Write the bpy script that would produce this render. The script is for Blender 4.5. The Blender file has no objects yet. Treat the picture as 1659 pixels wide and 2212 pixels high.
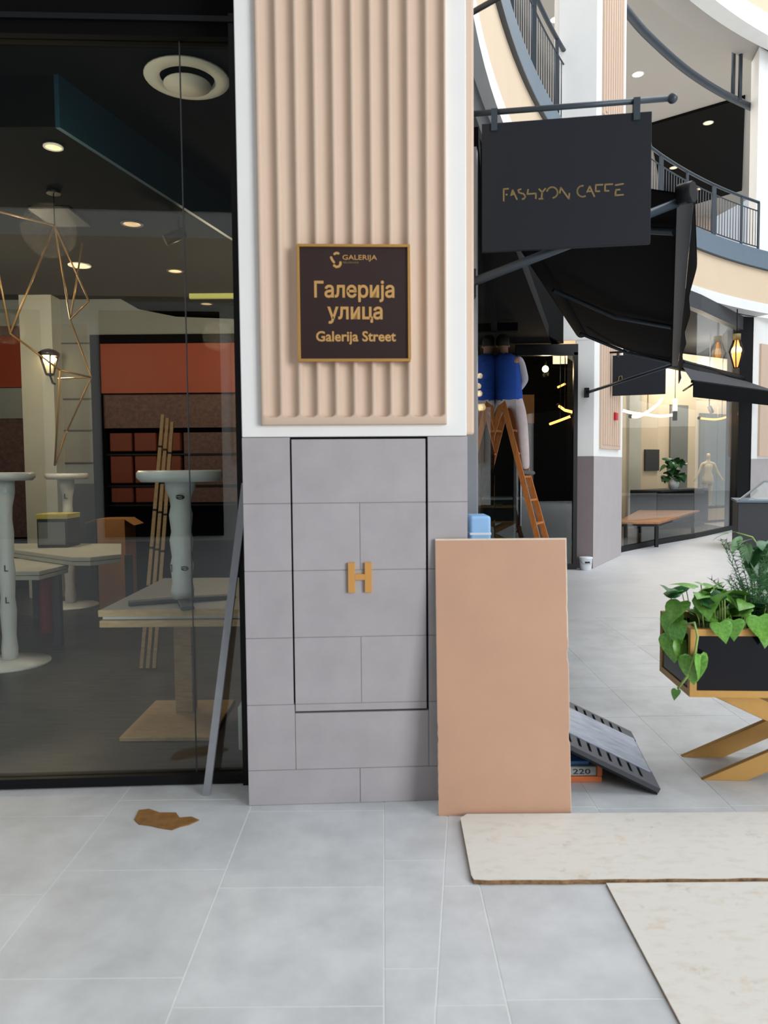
import bpy, bmesh, math, random
from mathutils import Vector, Matrix
random.seed(7)
S = bpy.context.scene
COL = S.collection
R_ = math.radians

# ------------------------------------------------------------------ camera, sky, light, exposure
CAM_H = 1.525
cd = bpy.data.cameras.new('camera'); cam = bpy.data.objects.new('camera', cd); COL.objects.link(cam)
cd.sensor_fit = 'VERTICAL'; cd.sensor_height = 36.0; cd.lens = 36.0 * 1600 / 2212
cd.clip_start = 0.05; cd.clip_end = 200
CAM_ROT = Matrix.Rotation(R_(90 - 3.36), 3, 'X') @ Matrix.Rotation(R_(-0.48), 3, 'Z')
cam.matrix_world = Matrix.Translation((0, 0, CAM_H)) @ CAM_ROT.to_4x4()
cd.dof.use_dof = True; cd.dof.focus_distance = 11.0; cd.dof.aperture_fstop = 4.0
S.camera = cam

w = bpy.data.worlds.new('overcast'); S.world = w; w.use_nodes = True
bg = w.node_tree.nodes['Background']; bg.inputs[0].default_value = (0.86, 0.93, 1.0, 1); bg.inputs[1].default_value = 0.42

def area(name, loc, target, sx, sy, power, col):
    l = bpy.data.lights.new(name, 'AREA'); l.shape = 'RECTANGLE'; l.size = sx; l.size_y = sy
    l.energy = power; l.color = col
    o = bpy.data.objects.new(name, l); COL.objects.link(o); o.location = loc
    o.rotation_euler = (Vector(target) - Vector(loc)).to_track_quat('-Z', 'Y').to_euler()
    return o
area('skylight', (15, 8, 19), (11, 9, 0), 16, 18, 2600, (0.93, 0.97, 1.0))
area('atrium_fill', (10.4, -6.8, 3.9), (0.0, 3.4, 1.7), 6, 6, 1000, (0.95, 0.98, 1.0))  # added fill panel, brightens the pillar front from the plaza side
for _i, (_x, _y) in enumerate(((0.2, 12.5), (4.0, 17.0), (8.0, 21.5), (12.5, 23.5))):
    area('gallery_fill', (_x, _y, 11.55), (_x, _y, 0), 7.0, 7.0, 170, (1.0, 0.96, 0.9))  # added broad panels; their bounce off the gallery floor lifts the soffit

vs = S.view_settings
vs.view_transform = 'Standard'; vs.look = 'None'; vs.gamma = 1.0; vs.use_curve_mapping = False
S.display_settings.display_device = 'sRGB'
vs.exposure = 0.52

# ------------------------------------------------------------------ helpers
def ray(px, py):
    return CAM_ROT @ Vector(((px - 829.5) / 1600, -(py - 1106) / 1600, -1))
def at(px, py, Y):                       # point at depth Y behind a picture position
    d = ray(px, py); return Vector((0, 0, CAM_H)) + d * (Y / d.y)
def atz(px, py, z):                      # point at height z behind a picture position
    d = ray(px, py); return Vector((0, 0, CAM_H)) + d * ((z - CAM_H) / d.z)

def lin(c):
    return tuple(((v / 255) / 12.92 if v / 255 <= 0.04045 else ((v / 255 + 0.055) / 1.055) ** 2.4) for v in c)

def mat(name, rgb, rough=0.6, metal=0.0, var=0.0, scale=6.0, bump=0.0, bscale=60.0, obvar=0.0, emit=0.0, ecol=None, rgb2=None, coord='Object', stretch=None, spec=0.5, contrast=(0.3, 0.7)):
    m = bpy.data.materials.new(name); m.use_nodes = True
    nt = m.node_tree; N = nt.nodes; L = nt.links
    b = N['Principled BSDF']
    c = lin(rgb)
    b.inputs['Base Color'].default_value = (*c, 1)
    b.inputs['Roughness'].default_value = rough; b.inputs['Metallic'].default_value = metal
    b.inputs['Specular IOR Level'].default_value = spec
    tc = N.new('ShaderNodeTexCoord'); src = tc.outputs[coord]
    if stretch:
        mp = N.new('ShaderNodeMapping'); mp.inputs['Scale'].default_value = stretch
        L.new(src, mp.inputs['Vector']); src = mp.outputs['Vector']
    if var > 0 or rgb2:
        n = N.new('ShaderNodeTexNoise'); n.inputs['Scale'].default_value = scale; n.inputs['Detail'].default_value = 6; n.inputs['Roughness'].default_value = 0.62
        L.new(src, n.inputs['Vector'])
        rp = N.new('ShaderNodeValToRGB')
        rp.color_ramp.elements[0].position = contrast[0]; rp.color_ramp.elements[1].position = contrast[1]
        if rgb2: c1, c2 = lin(rgb2), c
        else: c1 = tuple(v * (1 - var) for v in c); c2 = tuple(min(1, v * (1 + var)) for v in c)
        rp.color_ramp.elements[0].color = (*c1, 1); rp.color_ramp.elements[1].color = (*c2, 1)
        L.new(n.outputs['Fac'], rp.inputs['Fac'])
        out = rp.outputs['Color']
        if obvar > 0:
            oi = N.new('ShaderNodeObjectInfo'); hs = N.new('ShaderNodeHueSaturation')
            mr = N.new('ShaderNodeMapRange'); mr.inputs['To Min'].default_value = 1 - obvar; mr.inputs['To Max'].default_value = 1 + obvar
            L.new(oi.outputs['Random'], mr.inputs['Value']); L.new(mr.outputs['Result'], hs.inputs['Value'])
            L.new(out, hs.inputs['Color']); out = hs.outputs['Color']
        L.new(out, b.inputs['Base Color'])
    if bump > 0:
        n2 = N.new('ShaderNodeTexNoise'); n2.inputs['Scale'].default_value = bscale; n2.inputs['Detail'].default_value = 4
        L.new(src, n2.inputs['Vector'])
        bp = N.new('ShaderNodeBump'); bp.inputs['Strength'].default_value = bump; bp.inputs['Distance'].default_value = 0.004
        L.new(n2.outputs['Fac'], bp.inputs['Height']); L.new(bp.outputs['Normal'], b.inputs['Normal'])
    if emit > 0:
        b.inputs['Emission Color'].default_value = (*(lin(ecol or rgb)), 1); b.inputs['Emission Strength'].default_value = emit
    return m

def glass_mat(name, tint, gain=1.0, base=0.045):
    m = bpy.data.materials.new(name); m.use_nodes = True
    nt = m.node_tree; N = nt.nodes; L = nt.links; N.clear()
    out = N.new('ShaderNodeOutputMaterial'); mix = N.new('ShaderNodeMixShader')
    tr = N.new('ShaderNodeBsdfTransparent'); tr.inputs['Color'].default_value = (*tint, 1)
    gl = N.new('ShaderNodeBsdfGlossy'); gl.inputs['Roughness'].default_value = 0.0; gl.inputs['Color'].default_value = (1, 1, 1, 1)
    geo = N.new('ShaderNodeNewGeometry'); dot = N.new('ShaderNodeVectorMath'); dot.operation = 'DOT_PRODUCT'
    L.new(geo.outputs['Incoming'], dot.inputs[0]); L.new(geo.outputs['Normal'], dot.inputs[1])
    def math_(op, a, b):
        n = N.new('ShaderNodeMath'); n.operation = op
        for i, v in enumerate((a, b)):
            if v is None: continue
            if isinstance(v, (int, float)): n.inputs[i].default_value = v
            else: L.new(v, n.inputs[i])
        return n.outputs[0]
    ab = math_('ABSOLUTE', dot.outputs['Value'], None)
    p = math_('POWER', math_('SUBTRACT', 1.0, ab), 5.0)
    f = math_('MINIMUM', math_('MULTIPLY', math_('ADD', math_('MULTIPLY', p, 1 - base), base), gain), 1.0)
    L.new(f, mix.inputs[0]); L.new(tr.outputs[0], mix.inputs[1]); L.new(gl.outputs[0], mix.inputs[2]); L.new(mix.outputs[0], out.inputs['Surface'])
    return m

def pmat(o):
    M = Matrix.Identity(4); ch = []
    while o is not None: ch.append(o); o = o.parent
    for x in reversed(ch): M = M @ x.matrix_parent_inverse @ x.matrix_basis
    return M

class MB:
    def __init__(s): s.v = []; s.f = []; s.sm = []
    def add(s, vs_, fs, smooth=False):
        o = len(s.v); s.v += [tuple(p) for p in vs_]; s.f += [tuple(i + o for i in f) for f in fs]; s.sm += [smooth] * len(fs); return s
    def box(s, x0, x1, y0, y1, z0, z1, T=None):
        p = [Vector((x, y, z)) for z in (z0, z1) for x, y in ((x0, y0), (x1, y0), (x1, y1), (x0, y1))]
        if T is not None: p = [T @ q for q in p]
        return s.add(p, [(3, 2, 1, 0), (4, 5, 6, 7), (0, 1, 5, 4), (1, 2, 6, 5), (2, 3, 7, 6), (3, 0, 4, 7)])
    def prism(s, poly, z0, z1, T=None):
        n = len(poly)
        ar = sum(poly[i][0] * poly[(i + 1) % n][1] - poly[(i + 1) % n][0] * poly[i][1] for i in range(n))
        if ar < 0: poly = poly[::-1]
        p = [Vector((x, y, z)) for z in (z0, z1) for x, y in poly]
        if T is not None: p = [T @ q for q in p]
        return s.add(p, [tuple(range(n - 1, -1, -1)), tuple(range(n, 2 * n))] + [(i, (i + 1) % n, n + (i + 1) % n, n + i) for i in range(n)])
    def bar(s, a, b, wd, th, up=(0, 0, 1)):          # rectangular bar from a to b
        a = Vector(a); b = Vector(b); d = (b - a).normalized(); up = Vector(up)
        x = d.cross(up)
        if x.length < 1e-4: x = d.cross(Vector((1, 0, 0)))
        x.normalize(); y = x.cross(d).normalized()
        p = [q + x * (i * wd / 2) + y * (j * th / 2) for q in (a, b) for i, j in ((-1, -1), (1, -1), (1, 1), (-1, 1))]
        return s.add(p, [(0, 1, 2, 3), (7, 6, 5, 4), (0, 4, 5, 1), (1, 5, 6, 2), (2, 6, 7, 3), (3, 7, 4, 0)])
    def tube(s, pts, r, n=10, caps=True):
        pts = [Vector(p) for p in pts]; rings = []; m = len(pts)
        rr = r if isinstance(r, (list, tuple)) else [r] * m
        prev = None; vs_ = []
        for i, p in enumerate(pts):
            d = (pts[min(i + 1, m - 1)] - pts[max(i - 1, 0)]).normalized()
            if prev is None:
                x = d.cross(Vector((0, 0, 1)))
                if x.length < 1e-3: x = d.cross(Vector((1, 0, 0)))
            else: x = prev - d * prev.dot(d)
            x.normalize(); prev = x; y = d.cross(x)
            vs_ += [p + (x * math.cos(2 * math.pi * k / n) + y * math.sin(2 * math.pi * k / n)) * rr[i] for k in range(n)]
        fs = [(i * n + k, i * n + (k + 1) % n, (i + 1) * n + (k + 1) % n, (i + 1) * n + k) for i in range(m - 1) for k in range(n)]
        s.add(vs_, fs, True)
        if caps:
            o = len(s.v) - n * m
            s.f += [tuple(o + k for k in range(n - 1, -1, -1)), tuple(o + (m - 1) * n + k for k in range(n))]; s.sm += [False, False]
        return s
    def lathe(s, prof, c, n=20, T=None):
        c = Vector(c); vs_ = []
        for r, z in prof:
            for k in range(n):
                q = Vector((r * math.cos(2 * math.pi * k / n), r * math.sin(2 * math.pi * k / n), z))
                if T is not None: q = T @ q
                vs_.append(c + q)
        m = len(prof)
        s.add(vs_, [(i * n + k, i * n + (k + 1) % n, (i + 1) * n + (k + 1) % n, (i + 1) * n + k) for i in range(m - 1) for k in range(n)], True)
        o = len(s.v) - n * m
        if prof[0][0] > 1e-4: s.f.append(tuple(o + k for k in range(n - 1, -1, -1))); s.sm.append(False)
        if prof[-1][0] > 1e-4: s.f.append(tuple(o + (m - 1) * n + k for k in range(n))); s.sm.append(False)
        return s
    def ball(s, c, r, n=14):
        return s.lathe([(max(1e-5, r * math.sin(math.pi * i / 8)), -r * math.cos(math.pi * i / 8)) for i in range(9)], c, n)
    def grid(s, fn, nu, nv, smooth=True):
        s.add([fn(i / nu, j / nv) for j in range(nv + 1) for i in range(nu + 1)],
              [(j * (nu + 1) + i, j * (nu + 1) + i + 1, (j + 1) * (nu + 1) + i + 1, (j + 1) * (nu + 1) + i) for j in range(nv) for i in range(nu)], smooth); return s
    def sweep(s, sec, path):                          # sec: [(offset along n, z)], path: [(point2d, normal2d)]
        n = len(sec); m = len(path)
        vs_ = [(p[0] + nn[0] * o, p[1] + nn[1] * o, z) for p, nn in path for o, z in sec]
        s.add(vs_, [(i * n + k, (i + 1) * n + k, (i + 1) * n + (k + 1) % n, i * n + (k + 1) % n) for i in range(m - 1) for k in range(n)])
        o = len(s.v) - n * m
        s.f += [tuple(o + k for k in range(n)), tuple(o + (m - 1) * n + k for k in range(n - 1, -1, -1))]; s.sm += [False, False]
        return s
    def build(s, name, m, parent=None, local=False, bevel=0.0, seg=2, **props):
        me = bpy.data.meshes.new(name); me.from_pydata(s.v, [], s.f)
        me.polygons.foreach_set('use_smooth', s.sm); me.materials.append(m)
        bm = bmesh.new(); bm.from_mesh(me); bmesh.ops.remove_doubles(bm, verts=bm.verts, dist=1e-6)
        bmesh.ops.recalc_face_normals(bm, faces=bm.faces)
        if bevel > 0:
            es = [e for e in bm.edges if len(e.link_faces) == 2 and e.calc_face_angle(0) > 0.6]
            bmesh.ops.bevel(bm, geom=es, offset=bevel, segments=seg, affect='EDGES', profile=0.5, clamp_overlap=True)
        bm.to_mesh(me); bm.free()
        return link(name, me, parent, local, **props)

def link(name, me, parent=None, local=False, **props):
    o = bpy.data.objects.new(name, me); COL.objects.link(o)
    if parent is not None:
        o.parent = parent
        if not local: o.matrix_parent_inverse = pmat(parent).inverted()
    for k, v in props.items(): o[k] = v
    return o
def thing(name, label, cat, loc=(0, 0, 0), rz=0.0, group=None, kind=None):
    o = bpy.data.objects.new(name, None); COL.objects.link(o); o.location = loc; o.rotation_euler = (0, 0, rz)
    o.empty_display_size = 0.1
    o['label'] = label; o['category'] = cat
    if group: o['group'] = group
    if kind: o['kind'] = kind
    return o
def tag(o, label, cat, group=None):
    o['label'] = label; o['category'] = cat
    if group: o['group'] = group
    return o
def struct(name, mb, m, parent=None, **k):
    o = mb.build(name, m, parent, **k)
    if parent is None: o['kind'] = 'structure'
    return o
def spawn(o, parent=None):                             # copy a thing and its children
    c = o.copy(); COL.objects.link(c)
    if parent is not None: c.parent = parent
    for ch in o.children: spawn(ch, c)
    return c
def text(name, s, m, parent, T, x0, x1, cap, offset=0.0, extrude=0.002, font_h=0.73, **props):
    cu = bpy.data.curves.new(name, 'FONT'); cu.body = s; cu.size = 1.0; cu.offset = offset; cu.extrude = 0.5; cu.resolution_u = 3
    t = bpy.data.objects.new('tmp', cu); COL.objects.link(t)
    me = bpy.data.meshes.new_from_object(t.evaluated_get(bpy.context.evaluated_depsgraph_get()))
    bpy.data.objects.remove(t); bpy.data.curves.remove(cu)
    xs = [v.co.x for v in me.vertices]; a, b = min(xs), max(xs)
    for v in me.vertices:
        v.co = T @ Vector((x0 + (v.co.x - a) / (b - a) * (x1 - x0), v.co.y / font_h * cap, v.co.z * extrude * 2))
    me.materials.clear(); me.materials.append(m); me.name = name
    return link(name, me, parent, True, **props)
def skin(name, nodes, edges, m, parent, sub=2, root=0, **props):
    """one continuous skinned surface: nodes [(pos, rx, ry)], edges"""
    me = bpy.data.meshes.new(name); me.from_pydata([n[0] for n in nodes], edges, [])
    o = bpy.data.objects.new('tmp', me); COL.objects.link(o)
    md = o.modifiers.new('s', 'SKIN'); md.use_smooth_shade = True
    for i, n in enumerate(nodes):
        sv = me.skin_vertices[0].data[i]; sv.radius = (n[1], n[2] if len(n) > 2 else n[1]); sv.use_root = (i == root)
    ms = o.modifiers.new('u', 'SUBSURF'); ms.levels = sub; ms.render_levels = sub
    out = bpy.data.meshes.new_from_object(o.evaluated_get(bpy.context.evaluated_depsgraph_get()))
    bpy.data.objects.remove(o); bpy.data.meshes.remove(me)
    out.name = name; out.materials.clear(); out.materials.append(m)
    for p in out.polygons: p.use_smooth = True
    return link(name, out, parent, True, **props)

# ------------------------------------------------------------------ materials
M = {}
M['white'] = mat('white_paint', (236, 236, 234), 0.7, var=0.02, scale=3, bump=0.05, bscale=200)
M['beige'] = mat('beige_plaster', (208, 183, 162), 0.65, var=0.02, scale=4, bump=0.05, bscale=250)
M['beige_light'] = mat('cream_plaster', (222, 200, 172), 0.7, var=0.02, scale=2)
M['tile_wall'] = mat('grey_wall_tile', (170, 165, 168), 0.5, var=0.08, scale=5, bump=0.05, bscale=180, obvar=0.012)
M['tile_floor'] = mat('grey_floor_tile', (196, 198, 200), 0.42, var=0.13, scale=4.2, bump=0.04, bscale=120, obvar=0.03)
M['grout'] = mat('pale_grout', (216, 219, 216), 0.8, var=0.05, scale=20)
M['floor_far'] = mat('far_floor_tile', (203, 204, 206), 0.42, var=0.05, scale=2)
M['black'] = mat('black_metal', (12, 13, 15), 0.45, spec=0.25)
M['black_matte'] = mat('matte_black', (6, 6, 7), 0.9, spec=0.1)
M['joint'] = mat('grey_joint', (138, 134, 136), 0.8)
M['gap'] = mat('dark_reveal', (22, 22, 23), 0.8)
M['anthracite'] = mat('anthracite_metal', (52, 62, 72), 0.42, var=0.04, scale=8)
M['slate'] = mat('slate_blue_cladding', (104, 120, 134), 0.5, var=0.04, scale=4)
M['charcoal'] = mat('charcoal_panel', (58, 60, 64), 0.55)
M['signblack'] = mat('black_sign_face', (30, 33, 40), 0.6, spec=0.25)
M['fabric'] = mat('black_awning_fabric', (14, 14, 15), 0.95, spec=0.1, bump=0.1, bscale=400)
M['fabric_grey'] = mat('grey_awning_fabric', (62, 64, 68), 0.85, bump=0.1, bscale=400)
M['gold'] = mat('brushed_gold', (196, 152, 88), 0.38, metal=0.55, var=0.04, scale=30)
M['gold_letter'] = mat('gold_lettering', (206, 160, 98), 0.4, metal=0.35)
M['gold_dim'] = mat('dull_gold_print', (128, 108, 66), 0.6)
M['plaque'] = mat('dark_brown_plaque', (48, 33, 34), 0.28)
M['board'] = mat('brown_board', (196, 154, 128), 0.5, var=0.05, scale=3, rgb2=None)
M['board_edge'] = mat('pale_board_edge', (222, 206, 186), 0.8, var=0.08, scale=60)
M['osb'] = mat('whitewashed_chipboard', (214, 210, 202), 0.75, rgb2=(206, 199, 187), scale=14, contrast=(0.3, 0.5), bump=0.25, bscale=70, stretch=(1, 2.2, 1))
def add_stain(m, scale, lo, hi, col, seed):
    nt = m.node_tree; N = nt.nodes; L = nt.links; b = N['Principled BSDF']; src = b.inputs['Base Color'].links[0].from_socket
    tc = N.new('ShaderNodeTexCoord'); mp = N.new('ShaderNodeMapping'); mp.inputs['Location'].default_value = (seed, seed * 0.7, 0)
    n = N.new('ShaderNodeTexNoise'); n.inputs['Scale'].default_value = scale; n.inputs['Detail'].default_value = 8; n.inputs['Roughness'].default_value = 0.7
    rp = N.new('ShaderNodeValToRGB'); rp.color_ramp.elements[0].position = lo; rp.color_ramp.elements[1].position = hi
    rp.color_ramp.elements[0].color = (1, 1, 1, 1); rp.color_ramp.elements[1].color = (*col, 1)
    mx = N.new('ShaderNodeMix'); mx.data_type = 'RGBA'; mx.blend_type = 'MULTIPLY'; mx.inputs[0].default_value = 1
    L.new(tc.outputs['Object'], mp.inputs[0]); L.new(mp.outputs[0], n.inputs['Vector']); L.new(n.outputs['Fac'], rp.inputs['Fac'])
    L.new(src, mx.inputs[6]); L.new(rp.outputs['Color'], mx.inputs[7]); L.new(mx.outputs[2], b.inputs['Base Color'])
add_stain(M['osb'], 7, 0.60, 0.74, (0.62, 0.6, 0.56), 3.1)
add_stain(M['osb'], 5, 0.60, 0.72, (0.95, 0.8, 0.66), 9.4)
add_stain(M['tile_floor'], 2.2, 0.52, 0.75, (0.9, 0.9, 0.9), 1.3)
M['osb_edge'] = mat('raw_board_edge', (168, 132, 92), 0.9, rgb2=(86, 62, 40), scale=40)
M['galv'] = mat('galvanised_steel', (158, 162, 168), 0.4, metal=0.6, var=0.05, scale=14)
M['brownpaper'] = mat('brown_torn_cardboard', (150, 106, 52), 0.8, rgb2=(112, 76, 34), scale=18)
M['blue'] = mat('pale_blue_foam', (150, 196, 240), 0.6, var=0.04, scale=8)
M['plastic_dark'] = mat('dark_plastic', (66, 69, 76), 0.4)
M['plate_silver'] = mat('scuffed_metal_plate', (186, 194, 208), 0.35, metal=0.2, rgb2=(142, 150, 166), scale=9, stretch=(1, 3, 1))
M['orange'] = mat('orange_plastic', (196, 104, 52), 0.5)
M['bluebox'] = mat('blue_print', (58, 110, 168), 0.5)
M['greybox'] = mat('grey_box_label', (160, 165, 164), 0.6)
M['ink'] = mat('black_ink', (28, 28, 30), 0.7)
M['navy'] = mat('navy_gloss_panel', (12, 13, 22), 0.15, spec=0.3)
M['soil'] = mat('dark_soil', (44, 34, 26), 0.95, var=0.3, scale=60, bump=0.6, bscale=80)
M['leaf'] = mat('pothos_leaf', (80, 146, 54), 0.32, rgb2=(136, 190, 84), scale=7, obvar=0.22)
M['leaf_dark'] = mat('dark_green_leaf', (34, 84, 44), 0.4, rgb2=(58, 118, 60), scale=9, obvar=0.2)
M['leaf_pale'] = mat('pale_green_leaf', (112, 158, 112), 0.45, rgb2=(150, 186, 140), scale=9, obvar=0.15)
M['fern'] = mat('fine_fern_green', (44, 84, 48), 0.5, obvar=0.2, rgb2=(66, 112, 62), scale=12)
M['stem'] = mat('green_stem', (150, 176, 92), 0.5)
M['wood'] = mat('orange_ladder_wood', (206, 130, 66), 0.5, rgb2=(178, 100, 44), scale=14, stretch=(4, 4, 0.6))
M['pine'] = mat('pale_wood', (204, 172, 130), 0.6, rgb2=(182, 146, 102), scale=12, stretch=(1, 6, 6))
M['tabletop'] = mat('grey_tabletop', (132, 134, 136), 0.45, var=0.05, scale=8)
M['bench_wood'] = mat('warm_bench_wood', (176, 116, 66), 0.45, rgb2=(140, 86, 44), scale=10, stretch=(1, 6, 1))
M['wrap'] = mat('white_plastic_wrap', (236, 236, 234), 0.3, var=0.04, scale=14, bump=0.5, bscale=26)
M['skin'] = mat('skin_tone', (172, 124, 98), 0.55)
M['trousers'] = mat('pale_work_trousers', (206, 190, 190), 0.85, var=0.06, scale=14, bump=0.2, bscale=40)
M['vest'] = mat('blue_work_vest', (30, 78, 172), 0.8, var=0.08, scale=14, bump=0.2, bscale=40)
M['sleeve'] = mat('pale_grey_sleeve', (196, 190, 200), 0.85, var=0.05, scale=14)
M['shoe'] = mat('grey_shoe', (92, 92, 92), 0.7)
M['hair'] = mat('dark_hair', (38, 30, 26), 0.7)
M['cream'] = mat('cream_mannequin', (226, 214, 178), 0.45)
M['dress'] = mat('ivory_dress', (222, 210, 176), 0.75, var=0.06, scale=20)
M['red'] = mat('red_plastic', (196, 34, 48), 0.4)
M['bucket'] = mat('white_bucket_plastic', (226, 232, 238), 0.4)
M['ceil_grey'] = mat('gallery_soffit_paint', (180, 176, 170), 0.8)
M['dark_teal'] = mat('dark_teal_paint', (22, 38, 42), 0.6)
M['teal'] = mat('teal_duct', (34, 74, 92), 0.5)
M['shop_dark'] = mat('dark_shop_paint', (14, 14, 14), 0.9, spec=0.15)
M['shop_ceiling'] = mat('dark_ceiling_paint', (5, 9, 9), 0.95, spec=0.1)
M['shop_floor'] = mat('dark_plank_floor', (84, 80, 76), 0.4, rgb2=(52, 50, 48), scale=5, stretch=(0.6, 5, 1))
M['shop_wall'] = mat('shop_wall_panel', (196, 196, 186), 0.7, var=0.04, scale=3)
M['shop_wall_grey'] = mat('grey_shop_wall', (128, 132, 130), 0.7, var=0.05, scale=3)
M['orange_red'] = mat('burnt_orange_fascia', (132, 50, 22), 0.6)
M['maroon'] = mat('mottled_brown_panel', (98, 70, 66), 0.7, rgb2=(66, 46, 46), scale=26)
M['bin_orange'] = mat('orange_storefront_bin', (104, 42, 22), 0.7)
M['brass'] = mat('brass_rod', (206, 158, 92), 0.35, metal=0.5)
M['carton'] = mat('brown_carton', (176, 124, 76), 0.8, var=0.05, scale=8)
M['diffuser'] = mat('white_vent', (214, 216, 208), 0.6)
M['warm_wall'] = mat('warm_cream_wall', (222, 206, 180), 0.75, var=0.03, scale=1.5)
M['brown_panel'] = mat('tan_panel', (176, 128, 84), 0.7, var=0.06, scale=3)
M['dado'] = mat('grey_dado_tile', (176, 170, 170), 0.55, var=0.04, scale=5)
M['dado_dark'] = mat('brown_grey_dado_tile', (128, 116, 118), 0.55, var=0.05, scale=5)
M['pinkwall'] = mat('far_gallery_wall', (196, 176, 160), 0.75, var=0.05, scale=2)
M['bulb'] = mat('warm_bulb', (255, 226, 180), 0.4, emit=14, ecol=(255, 214, 150))
M['disc'] = mat('warm_downlight', (255, 226, 190), 0.4, emit=0.95, ecol=(255, 206, 150))
M['disc_dim'] = mat('dim_downlight', (240, 214, 180), 0.4, emit=0.4, ecol=(255, 206, 150))
M['tube'] = mat('amber_light_tube', (255, 190, 120), 0.4, emit=2.6, ecol=(255, 158, 84))
M['tube_hot'] = mat('bright_light_tube', (255, 220, 160), 0.4, emit=7, ecol=(255, 206, 140))
M['tape'] = mat('green_strip_light', (200, 206, 120), 0.5, emit=0.07, ecol=(180, 190, 90))
M['glass'] = glass_mat('shop_glass', (0.93, 0.97, 0.96), 1.0)
M['glass_cafe'] = glass_mat('cafe_glass', (0.9, 0.94, 0.94), 1.0)
M['glass_shop2'] = glass_mat('clear_shop_glass', (0.95, 0.97, 0.97), 0.8)

# ------------------------------------------------------------------ setting: floors
XA, XB, YA, YB = -3.02, 4.54, 0.22, 7.42
fl = struct('floor', MB().box(-14, 34, -14, 34, -0.2, -0.0012), M['grout'])
def clip(poly, a, b, c):                               # keep a*x+b*y<=c
    out = []
    for i in range(len(poly)):
        p, q = poly[i], poly[(i + 1) % len(poly)]
        dp, dq = a * p[0] + b * p[1] - c, a * q[0] + b * q[1] - c
        if dp <= 0: out.append(p)
        if dp * dq < 0:
            t = dp / (dp - dq); out.append((p[0] + (q[0] - p[0]) * t, p[1] + (q[1] - p[1]) * t))
    return out
G = 0.003
def floor_tile(x0, x1, y0, y1, clips=()):
    poly = [(x0 + G, y0 + G), (x1 - G, y0 + G), (x1 - G, y1 - G), (x0 + G, y1 - G)]
    for c in clips: poly = clip(poly, *c)
    if len(poly) < 3: return
    ar = abs(sum(poly[i][0] * poly[(i + 1) % len(poly)][1] - poly[(i + 1) % len(poly)][0] * poly[i][1] for i in range(len(poly)))) / 2
    if ar < 0.002: return
    MB().prism(poly, -0.0045, random.uniform(0.0, 0.0005)).build('tile', M['tile_floor'], fl)
DG, D0 = 0.1149, 0.153 - 2.16 * 0.1149                 # cut line x = D0 + DG*y
def left_of_cut(off=G): return (1, -DG, D0 - off)
def right_of_cut(off=G): return (-1, DG, -D0 - off)
cols = [(-0.613, -0.011, 2.02), (-1.235, -0.613, 2.145), (-1.84, -1.235, 1.99), (-2.44, -1.84, 2.2), (XA, -2.44, 2.05)]
def rows(y0, step=0.602):
    y = y0 - math.ceil((y0 - YA) / step) * step
    while y < YB: yield max(y, YA), min(y + step, YB); y += step
for x0, x1, y0 in cols:
    for a, b in rows(y0): floor_tile(x0, x1, a, b)
for a, b in rows(2.177, 0.626): floor_tile(-0.011, 1.2, a, b, (left_of_cut(),))
xs = [-0.3, 0.338] + [0.338 + 0.602 * k for k in range(1, 7)] + [XB]
for i in range(len(xs) - 1):
    for a, b in rows(2.04 if i % 2 else 2.02): floor_tile(xs[i], xs[i + 1], a, b, (right_of_cut(),))
far = MB()
for x0, x1, y0, y1 in ((-14, 34, -14, YA), (-14, 34, YB, 34), (-14, XA, YA, YB), (XB, 34, YA, YB)): far.box(x0, x1, y0, y1, -0.0045, 0.0004)
def far_floor_nodes(m):
    nt = m.node_tree; N = nt.nodes; L = nt.links; b = N['Principled BSDF']
    src = b.inputs['Base Color'].links[0].from_socket
    tc = N.new('ShaderNodeTexCoord'); br = N.new('ShaderNodeTexBrick'); br.inputs['Scale'].default_value = 1.0
    br.inputs['Brick Width'].default_value = 0.602; br.inputs['Row Height'].default_value = 0.602; br.inputs['Mortar Size'].default_value = 0.003
    br.inputs['Color1'].default_value = (1, 1, 1, 1); br.inputs['Color2'].default_value = (0.95, 0.95, 0.955, 1); br.inputs['Mortar'].default_value = (1.08, 1.08, 1.06, 1)
    mp = N.new('ShaderNodeMapping'); mp.inputs['Rotation'].default_value = (0, 0, 0.6)
    L.new(tc.outputs['Object'], mp.inputs[0]); L.new(mp.outputs[0], br.inputs['Vector'])
    mx = N.new('ShaderNodeMix'); mx.data_type = 'RGBA'; mx.blend_type = 'MULTIPLY'; mx.inputs[0].default_value = 1
    L.new(src, mx.inputs[6]); L.new(br.outputs['Color'], mx.inputs[7]); L.new(mx.outputs[2], b.inputs['Base Color'])
far_floor_nodes(M['floor_far'])
far.build('paving', M['floor_far'], fl)

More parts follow.
